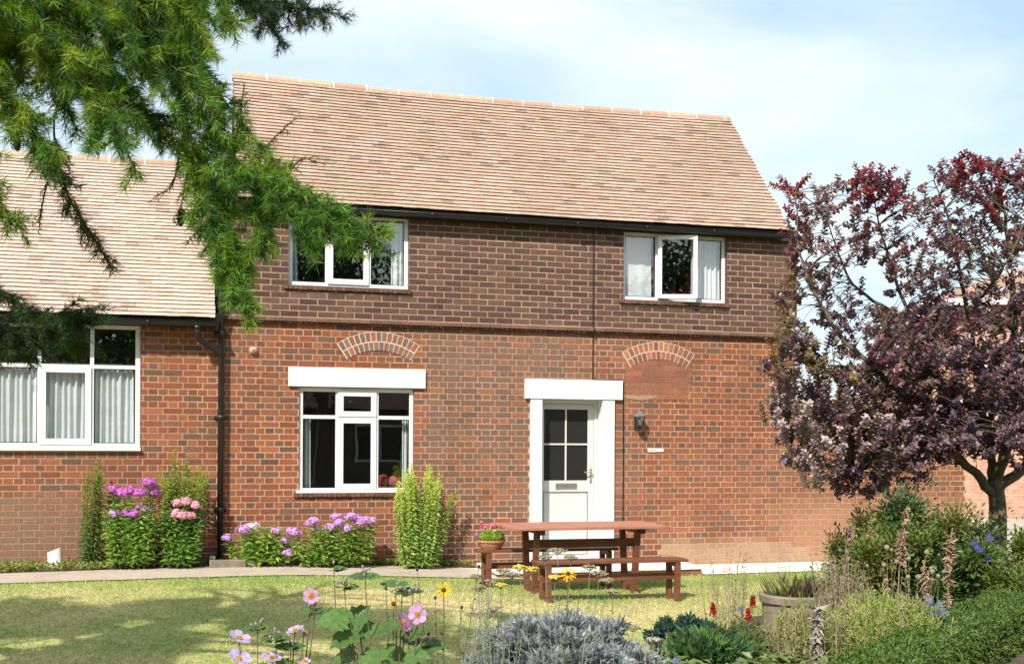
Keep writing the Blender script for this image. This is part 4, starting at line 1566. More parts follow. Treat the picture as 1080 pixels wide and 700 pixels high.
# ------------------------------------------------------------------ plants against the wall
def goldenrod(label, px0, px1, w, tops, nst, green, top, seed_w=.10, lean=None, L=.085):
    b = wallpos((px0 + px1) / 2, w)
    t = empty('goldenrod', b, TH, label, 'plant', 'tall goldenrods along the wall')
    half = abs(U(px1) - U(px0)) / 2
    st, lf, pl_ = MB(), MB(), MB()
    for i in range(nst):
        f = (i + .5) / nst
        x = -half + 2 * half * f + random.uniform(-.03, .03)
        y = random.uniform(-seed_w, seed_w)
        h = np.interp(f, np.linspace(0, 1, len(tops)), tops) * (1 - .42 * random.random() ** 2)
        if lean: q = (x * .7 + lean[0], y + lean[1], h)
        else: q = (x * 1.08 + random.uniform(-.09, .09), y * 1.2 + random.uniform(-.06, .06), h)
        pts = curve((x * .6, y * .7, -.02), q, (random.uniform(-.04, .04), random.uniform(-.03, .03), 0), 8)
        st.tube(pts, np.linspace(.006, .002, 8), 5, (.10, .13, .04))
        leafy(lf, pts, int(h * 92), L, .024, green, .04, .93, .22, .4, .42, .5, ctop=np.array(top) * .9)
        # plume: short arching side shoots with tiny buds
        m_ = 13
        P, T = along(pts, np.linspace(.80, .995, m_))
        for k in range(m_):
            a = random.uniform(0, 6.28)
            d = Vector((math.cos(a) * .6, math.sin(a) * .6, .75)).normalized()
            ln = .085 * (1 - .6 * k / m_)
            q2 = curve(P[k], Vector(P[k]) + d * ln + Vector((0, 0, -.01)), (0, 0, .012), 4)
            n = 15
            PP, TT = along(q2, np.linspace(.15, 1, n))
            leaves(pl_, PP + rng.normal(size=(n, 3)) * .003, unit(rdir(n) + np.array([0, 0, .7])), rdir(n), .018, .007, vary(top, n, .2))
    st.build('stem', M_LEAF, t); lf.build('foliage', M_LEAF, t); pl_.build('plume', M_LEAF, t)
    return t



goldenrod('thin tall green goldenrod clump left of the magenta phlox', 84, 106, -.22, [1.05, 1.27, 1.12], 7, (.12, .20, .05), (.28, .34, .06), .06, L=.075)
goldenrod('bushy tall green goldenrod behind the pale pink phlox', 166, 212, -.25, [1.0, 1.1, 1.36, 1.22, 1.05], 24, (.13, .22, .055), (.32, .40, .07), .12)
goldenrod('densest tall yellow-green goldenrod right of the ground floor window', 419, 460, -.28, [.95, 1.30, 1.10, 1.26, .98], 32, (.36, .47, .14), (.58, .66, .15), .13)
goldenrod('single goldenrod stem leaning to the right beside the densest clump', 452, 458, -.32, [.92, .95], 2, (.18, .27, .06), (.36, .42, .06), .03, lean=(.30, .02))


def phlox(label, px0, px1, w, hts, heads, colr, nst, green, hr=.068, seed_w=.13):
    b = wallpos((px0 + px1) / 2, w)
    t = empty('phlox', b, 0, label, 'plant', 'phlox clumps along the wall')
    ua_, ub2 = U(px0, 590, w), U(px1, 590, w)
    half = (ub2 - ua_) / 2
    st, lf = MB(), MB()

    def stem(p, q, dens=1.0):
        pts = curve(p, q, (random.uniform(-.02, .02), random.uniform(-.02, .02), 0), 7)
        st.tube(pts, np.linspace(.005, .0025, 7), 5, (.10, .14, .045))
        h = (Vector(q) - Vector(p)).length
        leafy(lf, pts, max(8, int(h * 56 * dens)), .105, .036, green, .10, .985, random.uniform(.2, .45), .35, .38, random.uniform(.2, .6))
    for i in range(nst):
        f = (i + .5) / nst
        x = -half + 2 * half * f + random.uniform(-.06, .06)
        y = random.uniform(-seed_w, seed_w)
        h = np.interp(f, np.linspace(0, 1, len(hts)), hts) * random.uniform(.5, 1.12)
        p = Vector((x * .6 * WD[0], x * .6 * WD[1] + y * .7, -.02)); q = Vector((x * WD[0] + random.uniform(-.07, .07), x * WD[1] + y * 1.2, h))
        stem(p, q)
    for (hx_, hy_, *cc) in heads:
        ww = w + random.uniform(-.12, .06)
        u, z = W(hx_, hy_, ww)
        x, y = wxy(u, ww)
        c = Vector((x, y, z)) - b
        base = Vector((c.x * .8, c.y * .8, -.02))
        stem(base, c - Vector((0, 0, .03)))
        mb = MB()
        cc = cc[0] if cc else colr
        hr_ = hr * random.uniform(.85, 1.15)
        mb.ball(c, (hr_ * .85, hr_ * .85, hr_ * .6), np.array(cc) * .85, 7, 5)
        for q in range(46):
            d = Vector(rdir(1)[0])
            if d.z < -.35: d.z = -d.z
            petals(mb, c + Vector((d.x * hr_ * 1.15, d.y * hr_ * 1.15, d.z * hr_ * .8)), d, 5, .0145, .012, np.array(cc) * random.uniform(.75, 1.25), .05)
        mb.build('flower_head', M_PETAL, t)
    st.build('stem', M_LEAF, t); lf.build('foliage', M_LEAF, t)
    return t


MAG, LIL, PNK, WHT = (.58, .19, .56), (.66, .39, .70), (.82, .46, .55), (.80, .70, .80)
PG = (.24, .37, .075)
phlox('phlox clump with deep magenta heads left of the bushy goldenrod', 108, 166, -.36, [.62, .70, .66, .6],
      [(119, 516), (124, 519), (131, 520), (138, 517), (156, 509), (160, 512), (162, 520), (148, 520), (121, 542, LIL), (134, 541), (141, 542), (147, 543), (155, 538, LIL), (150, 535)], MAG, 26, PG)
phlox('phlox clump with pale pink heads in front of the bushy goldenrod', 172, 212, -.38, [.58, .60, .55],
      [(187, 531), (196, 529), (206, 533), (186, 542), (193, 544), (200, 544)], PNK, 17, (.19, .31, .065))
phlox('low lilac phlox clump just right of the black downpipe', 246, 300, -.36, [.30, .42, .44, .36],
      [(240, 567), (257, 559), (262, 556), (268, 555, WHT), (291, 560), (306, 560), (311, 562), (299, 570), (304, 583)], LIL, 26, (.27, .41, .075))
phlox('broad lilac phlox clump below the ground floor window', 312, 398, -.36, [.36, .46, .5, .5, .38],
      [(328, 552), (334, 558), (331, 549), (349, 556), (355, 545), (358, 551), (366, 557), (370, 545), (376, 547), (380, 551), (386, 549), (392, 549), (337, 577)], LIL, 40, (.25, .38, .075))


def scatter_leaves(mb, n, area, hz, L, Wd, c, amt=.25):
    P = area(n)
    P[:, 2] += rng.uniform(0, hz, n)
    leaves(mb, P, unit(rng.normal(size=(n, 3)) + np.array([0, 0, .8])), unit(rng.normal(size=(n, 3)) * .6 + np.array([0, 0, 1])), rng.uniform(.6, 1.3, n) * L, Wd, vary(c, n, amt))


mb = MB()


def border_area(n):
    out = []
    while len(out) < n:
        u = random.uniform(U(0), U(500)); px = upx(u)
        d = 1.0 if px < 165 else (.3 if px < 400 else .45)
        d *= .4 + .6 * (nz(u, 0, 3, 3) > -.1)
        if 218 < px < 278: d = .0
        if random.random() > d: continue
        w = random.uniform(path_back(u) - .03, -.02)
        x, y = wxy(u, w)
        out.append((x, y, ground(x, y) + .03))
    return np.array(out)


scatter_leaves(mb, 2600, border_area, .06, .045, .026, (.24, .28, .07))
tag(mb.build('wall_border_weeds', M_LEAF), 'low yellow-green weeds along the foot of the wall', 'weeds', kind='stuff')

# ------------------------------------------------------------------ lawn grass
n = 230000
uu = rng.uniform(-8.2, 5.2, n); ww_ = rng.uniform(-8.6, -.6, n)
X = WO[0] + WD[0] * uu + WN[0] * ww_; Y = WO[1] + WD[1] * uu + WN[1] * ww_
pf = np.array([path_front(u) for u in uu])
keep = (ww_ < pf + .035 + .035 * rng.normal(size=n) + .05 * np.array([nz(u, 0, 4.0, 9) for u in uu]))
bedline = np.interp(Y, [7.5, 8.3, 9.4, 10.7, 11.3, 13.6], [-.6, .9, 1.6, 2.3, 3.0, 5.2])
keep &= (X < bedline) & (Y > 7.4) & (np.abs(X) < Y * .47 + .2)
X, Y = X[keep], Y[keep]
n = len(X)
G = np.array([ground(x, y) for x, y in zip(X, Y)])
mixv = np.array([lawn_mix(x, y) for x, y in zip(X, Y)])[:, None]
straw = np.array((.66, .56, .30)); green = np.array((.27, .39, .08))
tuft = np.clip(mixv + rng.normal(size=(n, 1)) * .22 + .35 * np.array([nz(x, y, 7.0, 14) for x, y in zip(X, Y)])[:, None], 0, 1)
C = (straw * (1 - tuft) + green * tuft) * rng.uniform(.55, 1.4, (n, 1))
P = np.stack([X, Y, G - .003], 1)
D = unit(np.stack([rng.normal(size=n) * .55, rng.normal(size=n) * .55, np.ones(n)], 1))
mb = MB(); needles(mb, P, D, rng.uniform(.015, .042, n) * (1 + .5 * np.array([nz(x, y, 9.0, 4) for x, y in zip(X, Y)])), .0065, C)
tag(mb.build('lawn_grass', M_LEAF), 'short mown lawn grass with dry straw patches', 'grass', kind='stuff')

#__PART3__
# ------------------------------------------------------------------ cedar hanging into the view from the left
CT = Vector((-4.7, 4.9, 0))
cedar = empty('cedar_tree', CT, 0, 'large cedar with drooping bright green needle branches and small cones over the cottage roof', 'tree')
wood, ndl = MB(), MB()
BARKC = (.10, .075, .055)


def resample(pts, step):
    pts = [np.array(p, float) for p in pts]
    # catmull-rom through the points
    out = []
    ext = [2 * pts[0] - pts[1]] + pts + [2 * pts[-1] - pts[-2]]
    for i in range(1, len(ext) - 2):
        p0, p1, p2, p3 = ext[i - 1:i + 3]
        n = max(2, int(np.linalg.norm(p2 - p1) / step))
        for k in range(n):
            t = k / n
            out.append(.5 * ((2 * p1) + (-p0 + p2) * t + (2 * p0 - 5 * p1 + 4 * p2 - p3) * t * t + (-p0 + 3 * p1 - 3 * p2 + p3) * t ** 3))
    out.append(pts[-1])
    return np.array(out)


def whorls(pts, step, nn, L, colr, fwd=.55, amt=.28, start=0.0, w=.0038):
    """tufts of needles along a twig"""
    seg = np.linalg.norm(np.diff(pts, axis=0), axis=1).sum()
    n = max(2, int(seg / step))
    t = np.linspace(start, 1, n)
    P, T = along(pts, t)
    P = np.repeat(P, nn, 0); T = np.repeat(T, nn, 0)
    m = len(P)
    D = unit(np.cross(T, rdir(m)))
    f = rng.uniform(fwd - .3, fwd + .3, (m, 1))
    D = unit(D * (1 - f * .6) + T * f + np.array([0, 0, -.12]))
    cl = np.repeat(vary(colr, n, amt, .08), nn, 0) * rng.uniform(.75, 1.25, (m, 1))
    needles(ndl, P + rng.normal(size=(m, 3)) * .004, D, rng.uniform(.7, 1.15, m) * L, w, cl)


def twig(p, d, ln, colr, nn=11, L=.06, droop=.35, sub=True, woody=True):
    d = Vector(d).normalized()
    n = 6
    pts = []
    q = Vector(p)
    for i in range(n):
        pts.append(np.array(q))
        q = q + d * (ln / (n - 1))
        d = (d + Vector((random.uniform(-.1, .1), random.uniform(-.1, .1), -droop / n * 1.3))).normalized()
    pts = np.array(pts)
    if woody: wood.tube(pts, np.linspace(.0032, .0012, n), 4, BARKC)
    whorls(pts, .0155, nn, L, colr)
    if sub:
        for k in range(int(ln / .055)):
            t = random.uniform(.15, .9)
            P, T = along(pts, [t])
            dd = unit(T + rdir(1) * .9)[0]
            twig(P[0], dd, ln * random.uniform(.25, .5), colr, nn, L * .95, droop, False, True)


GREENS = [(.14, .265, .034), (.105, .215, .034), (.19, .31, .04), (.07, .155, .032), (.22, .32, .055), (.055, .125, .032), (.25, .34, .045)]
BROWN = (.20, .13, .045)
DARKG = (.03, .06, .022)  # shade on the far backlit limb put into the needle colour


def limb(pxs, r0, r1, spacing, tl, cols, d0=.0, nn=11, droop=.35, L=.06, spread=.9):
    pts = resample([at(*p) - CT for p in pxs], .03)
    n = len(pts)
    wood.tube(pts, np.linspace(r0, r1, n), 6, BARKC)
    seg = np.linalg.norm(np.diff(pts, axis=0), axis=1).sum()
    k = int(seg * (1 - d0) / spacing * 1.5)
    for i in range(k):
        t = d0 + (1 - d0) * (i + random.random()) / k
        P, T = along(pts, [min(t, .999)])
        # only the part that reaches the picture needs the fine twigs
        wp = Vector(P[0]) + CT
        px = CX + wp.x / wp.y * F; py = HY - (wp.z - CAMH) / wp.y * F
        if px < -90 or py < -110: continue
        dd = unit(T * .55 + rdir(1) * spread + np.array([[0, 0, -.35]]))[0]
        twig(P[0], dd, random.uniform(*tl) * (1 - .35 * t), random.choice(cols), nn, L, droop)
    twig(pts[-1], pts[-1] - pts[-3], tl[1] * .7, random.choice(cols), nn, L, droop)


# the sweeping limbs, outer ends inside the picture
limb([(-420, -60, 4.9), (-120, -10, 4.95), (40, 50, 5.0), (120, 100, 5.05), (175, 140, 5.1)], .035, .005, .018, (.12, .24), GREENS, .45)
limb([(-420, -200, 5.2), (-60, -110, 5.2), (110, -20, 5.15), (190, 50, 5.1), (240, 112, 5.05), (290, 172, 5.0), (325, 205, 4.98), (392, 252, 4.95)], .034, .004, .022, (.07, .15), GREENS, .55)
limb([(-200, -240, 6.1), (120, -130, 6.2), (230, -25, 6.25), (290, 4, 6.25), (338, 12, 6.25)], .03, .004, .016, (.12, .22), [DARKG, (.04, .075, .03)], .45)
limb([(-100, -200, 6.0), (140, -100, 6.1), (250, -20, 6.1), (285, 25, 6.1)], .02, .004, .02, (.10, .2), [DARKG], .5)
limb([(238, 110, 5.05), (214, 150, 5.05), (218, 210, 5.0), (232, 262, 4.95), (258, 318, 4.9)], .005, .003, .013, (.09, .17), GREENS[:4], .05, droop=.6)
limb([(262, 138, 5.06), (243, 170, 5.1), (238, 210, 5.05), (246, 270, 5.0), (252, 305, 4.95)], .005, .003, .016, (.08, .15), GREENS[:4], .15, droop=.6)
limb([(75, 70, 5.3), (57, 130, 5.3), (68, 195, 5.25), (85, 230, 5.2), (112, 272, 5.15)], .006, .003, .017, (.05, .11), [(.05, .10, .02), (.07, .12, .025), BROWN, (.06, .11, .02)], .35, nn=7)
limb([(-300, 100, 5.0), (-60, 150, 5.0), (-10, 200, 4.95), (14, 232, 4.9)], .02, .003, .02, (.09, .17), [(.17, .25, .03), (.14, .2, .03)], .4)
limb([(-300, 90, 5.4), (-60, 110, 5.3), (-20, 160, 5.3)], .02, .003, .02, (.12, .2), GREENS, .4)
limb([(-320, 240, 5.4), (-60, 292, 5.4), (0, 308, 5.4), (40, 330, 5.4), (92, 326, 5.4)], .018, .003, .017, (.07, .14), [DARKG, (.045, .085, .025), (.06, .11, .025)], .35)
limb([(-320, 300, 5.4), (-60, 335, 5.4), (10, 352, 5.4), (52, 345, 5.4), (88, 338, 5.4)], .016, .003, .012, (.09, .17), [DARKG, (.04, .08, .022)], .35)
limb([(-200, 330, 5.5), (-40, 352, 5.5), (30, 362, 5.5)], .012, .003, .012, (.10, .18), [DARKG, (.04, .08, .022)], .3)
limb([(-350, 0, 4.7), (-60, 60, 4.75), (15, 110, 4.75), (42, 160, 4.7)], .03, .004, .018, (.12, .22), GREENS, .4)
limb([(-300, -90, 4.6), (-20, -20, 4.65), (80, 70, 4.7), (118, 130, 4.7), (128, 148, 4.7)], .03, .004, .016, (.12, .24), GREENS, .35)
limb([(-300, -140, 5.5), (40, -60, 5.5), (140, 20, 5.45), (185, 80, 5.4), (196, 150, 5.4)], .028, .004, .017, (.10, .22), GREENS, .45)
limb([(232, 165, 5.0), (290, 196, 4.95), (338, 226, 4.9), (360, 246, 4.9)], .010, .003, .012, (.08, .15), GREENS[:4], .05, droop=.5)
limb([(270, 180, 5.1), (284, 225, 5.05), (278, 250, 5.0), (255, 285, 5.0)], .009, .003, .012, (.08, .15), GREENS[:4], .1, droop=.5)
limb([(300, 195, 5.0), (322, 225, 4.98), (326, 252, 4.95)], .008, .003, .011, (.07, .14), GREENS[:4], .1, droop=.5)
limb([(340, 222, 4.95), (372, 232, 4.93), (398, 240, 4.9)], .006, .0025, .02, (.05, .10), GREENS[:3], .1, droop=.2)
for pxs in ([(268, 178, 5), (285, 150, 5), (306, 130, 5)], [(300, 185, 5), (318, 168, 5), (330, 170, 5)], [(245, 160, 5.1), (252, 130, 5.1), (256, 100, 5.1)],
            [(190, 160, 5.2), (182, 195, 5.2), (168, 205, 5.2)], [(205, 160, 5.2), (196, 190, 5.2), (190, 225, 5.2)], [(62, 160, 5.3), (48, 200, 5.3), (42, 235, 5.3)]):
    limb(pxs, .006, .002, .03, (.03, .07), [BROWN, (.24, .17, .05)], .1, nn=5, L=.028)
for i in range(22):                                                      # fill of the big hanging mass, upper left
    x, y = random.uniform(-60, 175), random.uniform(-90, 40)
    Y = random.uniform(4.7, 5.7)
    dx, dy = random.uniform(40, 75), random.uniform(55, 95)
    limb([(x - 90, y - 70, Y), (x, y, Y), (x + dx * .6, y + dy * .45, Y), (x + dx, y + dy, Y)], .012, .003, .021, (.10, .22), GREENS, .3)
# trunk, upper limbs and crown above the picture: they shade the lawn
wood.tube([(0, 0, -.1), (.03, 0, 2), (0, .05, 4.0), (0, 0, 5.6), (0, 0, 6.9)], [.38, .3, .22, .12, .03], 12, BARKC)
P0 = []
for k in range(46):
    z = 3.2 + 3.3 * (k + random.random()) / 46
    a = k * 2.4 + random.uniform(-.3, .3)
    ln = (3.1 - .5 * (z - 3.2)) * random.uniform(.75, 1.1)
    e = np.array((math.cos(a) * ln, math.sin(a) * ln, z - .35 + .1 * ln))
    pts = curve((0, 0, z), e, (0, 0, .25), 9)
    wp = [Vector(p) + CT for p in pts[4:]]
    if any(p.y > .4 and -60 < CX + p.x / p.y * F < 1160 and HY - (p.z - CAMH) / p.y * F > -60 for p in wp): continue
    wood.tube(pts, np.linspace(.05, .008, 9), 5, BARKC)
    n = int(ln * 75)
    t = rng.uniform(.22, 1, n)
    PP, TT = along(pts, t)
    side = unit(np.cross(TT, np.array([0, 0, 1.0])))
    P0.append(PP + side * rng.uniform(-.34, .34, (n, 1)) + np.array([0, 0, -1]) * rng.uniform(0, .3, (n, 1)))
P0 = np.concatenate(P0)
wpos = P0 + np.array(CT)
ppx = CX + wpos[:, 0] / np.maximum(wpos[:, 1], .1) * F; ppy = HY - (wpos[:, 2] - CAMH) / np.maximum(wpos[:, 1], .1) * F
P0 = P0[~((ppx > -60) & (ppx < 1160) & (ppy > -60) & (wpos[:, 1] > .3))]
wpos = P0 + np.array(CT)
tt_ = (5.0 - wpos[:, 1]) / SUNV.y
hit = wpos + np.array(SUNV)[None, :] * tt_[:, None]
hx2 = CX + hit[:, 0] / hit[:, 1] * F; hy2 = HY - (hit[:, 2] - CAMH) / hit[:, 1] * F
P0 = P0[~((tt_ > 0) & (hx2 > -60) & (hx2 < 430) & (hy2 > -90) & (hy2 < 360) & (rng.uniform(size=len(P0)) < .8))]  # unseen clumps dropped so the limbs in view stay sunlit
wpos = P0 + np.array(CT)
land = wpos + np.array(SUNV)[None, :] * (wpos[:, 2] / -SUNV.z)[:, None]
edge = np.array([10.85 + .6 * nz(x, 0, .9, 21) for x in land[:, 0]])
hole = np.array([nz(x, y * .6, 1.1, 17) for x, y in land[:, :2]])
P0 = P0[(land[:, 1] < edge) & (hole < .06)]  # unseen crown cut to shape the edge and gaps of its lawn shadow
m = len(P0)
PP = np.repeat(P0, 16, 0)
needles(ndl, PP + rng.normal(size=PP.shape) * .05, unit(rdir(len(PP)) + np.array([0, 0, -.3])), rng.uniform(.12, .22, len(PP)), .016, np.repeat(np.array([GREENS[i % 5] for i in range(m)]), 16, 0))
wood.build('trunk', M_BARK, cedar, smooth=True)
ndl.build('foliage', M_NEEDLE, cedar)
print('NEEDLES', ndl.n // 3)
for (px, py, Y, ang) in ((191, 229, 5.05, .9), (18, 150, 5.1, .1), (124, 116, 5.3, .3)):    # cones
    c = at(px, py, Y) - CT
    ax = Vector((math.sin(ang) * .8, .1, math.cos(ang))).normalized()
    mb = MB()
    a = ax.orthogonal().normalized(); b = ax.cross(a)
    for k in range(60):
        t = k / 59
        r_ = .027 * math.sin(math.pi * (.12 + .8 * t)) ** .7
        an = k * 2.399
        d = a * math.cos(an) + b * math.sin(an)
        p = c + ax * ((t - .5) * .085)
        mb.add([tuple(p + d * r_ * .4 - a.cross(d) * .0), tuple(p + d * r_ + ax.cross(d) * .007 + ax * .002), tuple(p + d * r_ * 1.15 + ax * .007), tuple(p + d * r_ - ax.cross(d) * .007 + ax * .002)], [(0, 1, 2, 3)], np.array((.07, .042, .028)) * random.uniform(.7, 1.3))
    mb.ball(c, (.018, .018, .042), (.05, .03, .02))
    mb.build('cone', M_DRY, cedar)

# ------------------------------------------------------------------ purple-leaved tree
PY = 11.3
pb = at(1052, 560, PY); PT = Vector((pb.x, PY, 0))
ptree = empty('purple_tree', PT, 0, 'spreading purple-leaved tree with red young shoots at right end of the house', 'tree')
wood, lf = MB(), MB()
PB = (.125, .105, .065)


def plimb(pxs, r0, r1):
    pts = resample([at(*p) - PT for p in pxs], .08)
    pts = pts + rng.normal(size=pts.shape) * .006
    wood.tube(pts, np.linspace(r0, r1, len(pts)), 8, PB)
    return pts


tr = resample([Vector((0.02, 0, -.1)), Vector((0.0, 0, .5)), at(1052, 530, PY) - PT, at(1047, 505, PY) - PT], .08)
wood.tube(tr, np.linspace(.105, .075, len(tr)), 10, PB)
LIMBS = [plimb(p, a, b) for p, a, b in (
    ([(1050, 525, PY), (1030, 500, PY - .1), (1008, 480, PY - .2), (975, 440, PY - .4), (930, 395, PY - .5), (880, 345, PY - .4), (845, 270, PY - .3), (839, 205, PY - .3)], .048, .005),
    ([(1012, 484, PY - .2), (1000, 430, PY), (965, 350, PY + .2), (935, 265, PY + .2), (918, 195, PY + .2)], .036, .005),
    ([(1047, 505, PY), (1040, 430, PY + .2), (1020, 330, PY + .3), (1003, 240, PY + .3), (985, 190, PY + .3)], .045, .006),
    ([(1049, 510, PY), (1066, 450, PY - .2), (1070, 340, PY - .2), (1058, 220, PY - .1), (1048, 170, PY - .1)], .055, .007),
    ([(1052, 515, PY), (1090, 480, PY), (1130, 400, PY), (1125, 270, PY)], .055, .01),
    ([(1000, 470, PY - .2), (950, 455, PY - .2), (890, 462, PY - .3), (835, 470, PY - .3)], .026, .005),
    ([(930, 395, PY - .4), (880, 385, PY - .3), (825, 380, PY - .3)], .02, .004),
    ([(960, 340, PY + .2), (900, 300, PY + .4), (872, 230, PY + .4)], .022, .005),
    ([(1020, 330, PY + .3), (1060, 280, PY - .5), (1090, 215, PY - .6)], .022, .005),
    ([(1030, 440, PY), (990, 440, PY - .3), (940, 470, PY - .5), (900, 500, PY - .6)], .022, .004))]
ALLP = np.concatenate(LIMBS)
PURP = [(.11, .06, .076), (.13, .068, .08), (.15, .08, .084), (.095, .06, .082), (.20, .135, .14)]
LITE = [(.36, .26, .265), (.27, .18, .19), (.18, .11, .115), (.46, .36, .34), (.24, .18, .11)]  # sunlit look of the lower left, with some pale bloom, put into leaf colour
REDL = [(.19, .022, .035), (.14, .022, .036), (.24, .04, .035), (.10, .028, .038)]
BRNZ = [(.15, .11, .045), (.12, .06, .05), (.18, .13, .045), (.11, .045, .055)]
MIXD = [(.16, .08, .082), (.18, .06, .065), (.13, .066, .07), (.17, .105, .065), (.23, .155, .15)]
BLOBS = [(842, 235, 14, 42, 12, REDL), (838, 205, 7, 14, 4, REDL), (880, 218, 38, 24, 20, MIXD), (925, 202, 36, 22, 22, REDL), (985, 215, 40, 34, 26, MIXD), (1045, 195, 40, 30, 30, REDL), (1088, 230, 40, 55, 34, MIXD), (1010, 182, 22, 16, 8, REDL),
         (862, 272, 40, 30, 18, MIXD), (925, 258, 40, 26, 18, MIXD), (968, 292, 40, 26, 14, MIXD), (1035, 262, 50, 36, 40, MIXD), (885, 318, 30, 34, 14, PURP), (838, 330, 22, 30, 9, BRNZ), (945, 330, 46, 32, 24, PURP), (1010, 325, 50, 38, 40, PURP), (1075, 320, 50, 50, 44, PURP),
         (838, 385, 36, 32, 34, BRNZ), (905, 352, 44, 30, 24, MIXD), (962, 362, 50, 34, 30, MIXD), (1030, 355, 48, 36, 30, MIXD), (985, 270, 40, 26, 16, MIXD), (850, 300, 26, 24, 10, MIXD), (893, 410, 44, 36, 30, BRNZ), (945, 395, 50, 45, 46, MIXD), (1005, 400, 58, 48, 76, PURP), (1072, 405, 52, 52, 66, PURP),
         (848, 440, 44, 40, 46, LITE), (885, 445, 40, 36, 24, BRNZ), (872, 478, 48, 36, 42, LITE), (915, 440, 40, 30, 20, LITE), (940, 470, 60, 40, 50, PURP), (930, 465, 50, 36, 26, LITE), (1000, 458, 48, 34, 50, PURP), (1072, 458, 44, 34, 40, PURP), (905, 505, 34, 16, 18, PURP), (1110, 380, 40, 120, 70, PURP)]
TP, TD, TC, TK = [], [], [], []
for (bx, by, rx, ry, cnt, cols) in BLOBS:
    front = 1 if by > 370 else .7
    for k in range(int(cnt * (1.75 if by > 360 else 1.15))):
        d = rdir(1)[0] * rng.uniform(.25, 1) ** .6
        Y = PY + d[1] * (.95 if by > 300 else .7) - (.35 if by > 360 else 0)
        p = at(bx + d[0] * rx * 1.05, by + d[2] * ry * 1.05, Y) - PT
        p = np.array(p)
        j = np.argmin(((ALLP - p) ** 2 * np.array([1, 1, .6])).sum(1) + np.where(ALLP[:, 2] > p[2] + .1, .3, 0))
        q = ALLP[j]
        dist = np.linalg.norm(p - q)
        if dist > .1:
            pts = curve(q, p, (0, 0, .10 * dist), 6)
            wood.tube(pts, np.linspace(.004 + .004 * dist, .0022, 6), 4, PB)
        dr = unit((p - q)[None, :] + np.array([[0, 0, .5 * dist + .1]]) + rdir(1) * .25)[0]
        # shoot with opposite leaves, closing in a rosette
        ln = random.uniform(.14, .30) * (1.35 if cols is REDL else 1)
        s = curve(p - dr * ln * .5, p + dr * ln * .5, (0, 0, .01), 5)
        wood.tube(s, [.003, .0028, .0025, .002, .0015], 4, (.13, .06, .05))
        n = int(ln * 105)
        t = np.linspace(.08, 1, n)
        PP, TT = along(s, t)
        a = np.arange(n) * 2.399
        o1 = unit(np.cross(TT, rdir(1)[0])); o2 = np.cross(TT, o1)
        H = o1 * np.cos(a)[:, None] + o2 * np.sin(a)[:, None]
        DD = unit(H * .8 + TT * .55 + np.array([0, 0, -.12]))
        base = np.array(random.choice(cols))
        C = vary(base, n, .25, .1)
        round_leaves(lf, PP, DD, unit(TT * .5 + np.array([-.1, -.2, .8]) + rng.normal(size=(n, 3)) * .35), rng.uniform(.044, .074, n) * (1 - .3 * t), rng.uniform(.034, .056, n) * (1 - .3 * t), C)
wood.build('trunk', M_BARK, ptree, smooth=True)
lf.build('crown', M_GLOSSLEAF, ptree)
print('PURPLE', lf.n // 4)


# ------------------------------------------------------------------ shrubs and hedge on the right
def shrub(name, label, px, py_top, half_px, Y, depth, n, cols, L, Wd, mat=None, flowers=(), base_z=0.0, lumps=26):
    c = at(px, py_top, Y)
    t = empty(name, (c.x, Y, ground(c.x, Y) + base_z), 0, label, 'shrub')
    H = c.z - t.location.z
    rx = half_px * Y / F
    wd, lf = MB(), MB()
    cen = []
    for k in range(lumps):
        a = random.uniform(0, 6.28); rr = math.sqrt(random.random())
        x, y = math.cos(a) * rr * rx * .8, math.sin(a) * rr * depth * .8
        z = H * random.uniform(.3, .93) * math.sqrt(max(.15, 1 - .75 * rr * rr))
        cen.append((x, y, z))
        wd.tube(curve((x * .2, y * .2, -.05), (x, y, z), (0, 0, .08), 6), np.linspace(.012, .003, 6), 5, (.13, .10, .06))
    cen = np.array(cen)
    pick = rng.integers(0, lumps, n)
    off_ = rdir(n) * np.abs(rng.normal(size=(n, 1))) * .55
    P = cen[pick] + off_ * np.array([rx * .30, depth * .30, H * .17])
    P[:, 2] = np.clip(P[:, 2], .02, H * 1.03)
    C = np.array([cols[i % len(cols)] for i in pick]) * rng.uniform(.75, 1.3, (n, 1)) * rng.uniform(.93, 1.07, (n, 3))
    leaves(lf, P, unit(off_ + rdir(n) * .3 + np.array([0, 0, .25])), unit(rdir(n) * .7 + np.array([0, 0, .9])), L * rng.uniform(.65, 1.25, n), Wd * rng.uniform(.7, 1.2, n), C)
    wd.build('stem', M_BARK, t, smooth=True); lf.build('foliage', mat or M_LEAF, t)
    for (fx, fy, fY, colr, r_) in flowers:
        mb = MB()
        q = at(fx, fy, fY) - t.location
        for k in range(5):
            petals(mb, q + Vector((random.uniform(-.02, .02), 0, random.uniform(-.02, .02))), (random.uniform(-.6, .3), -1, random.uniform(-.1, .8)), 6, r_, r_ * .6, colr)
        mb.build('flower', M_PETAL, t)
    return t


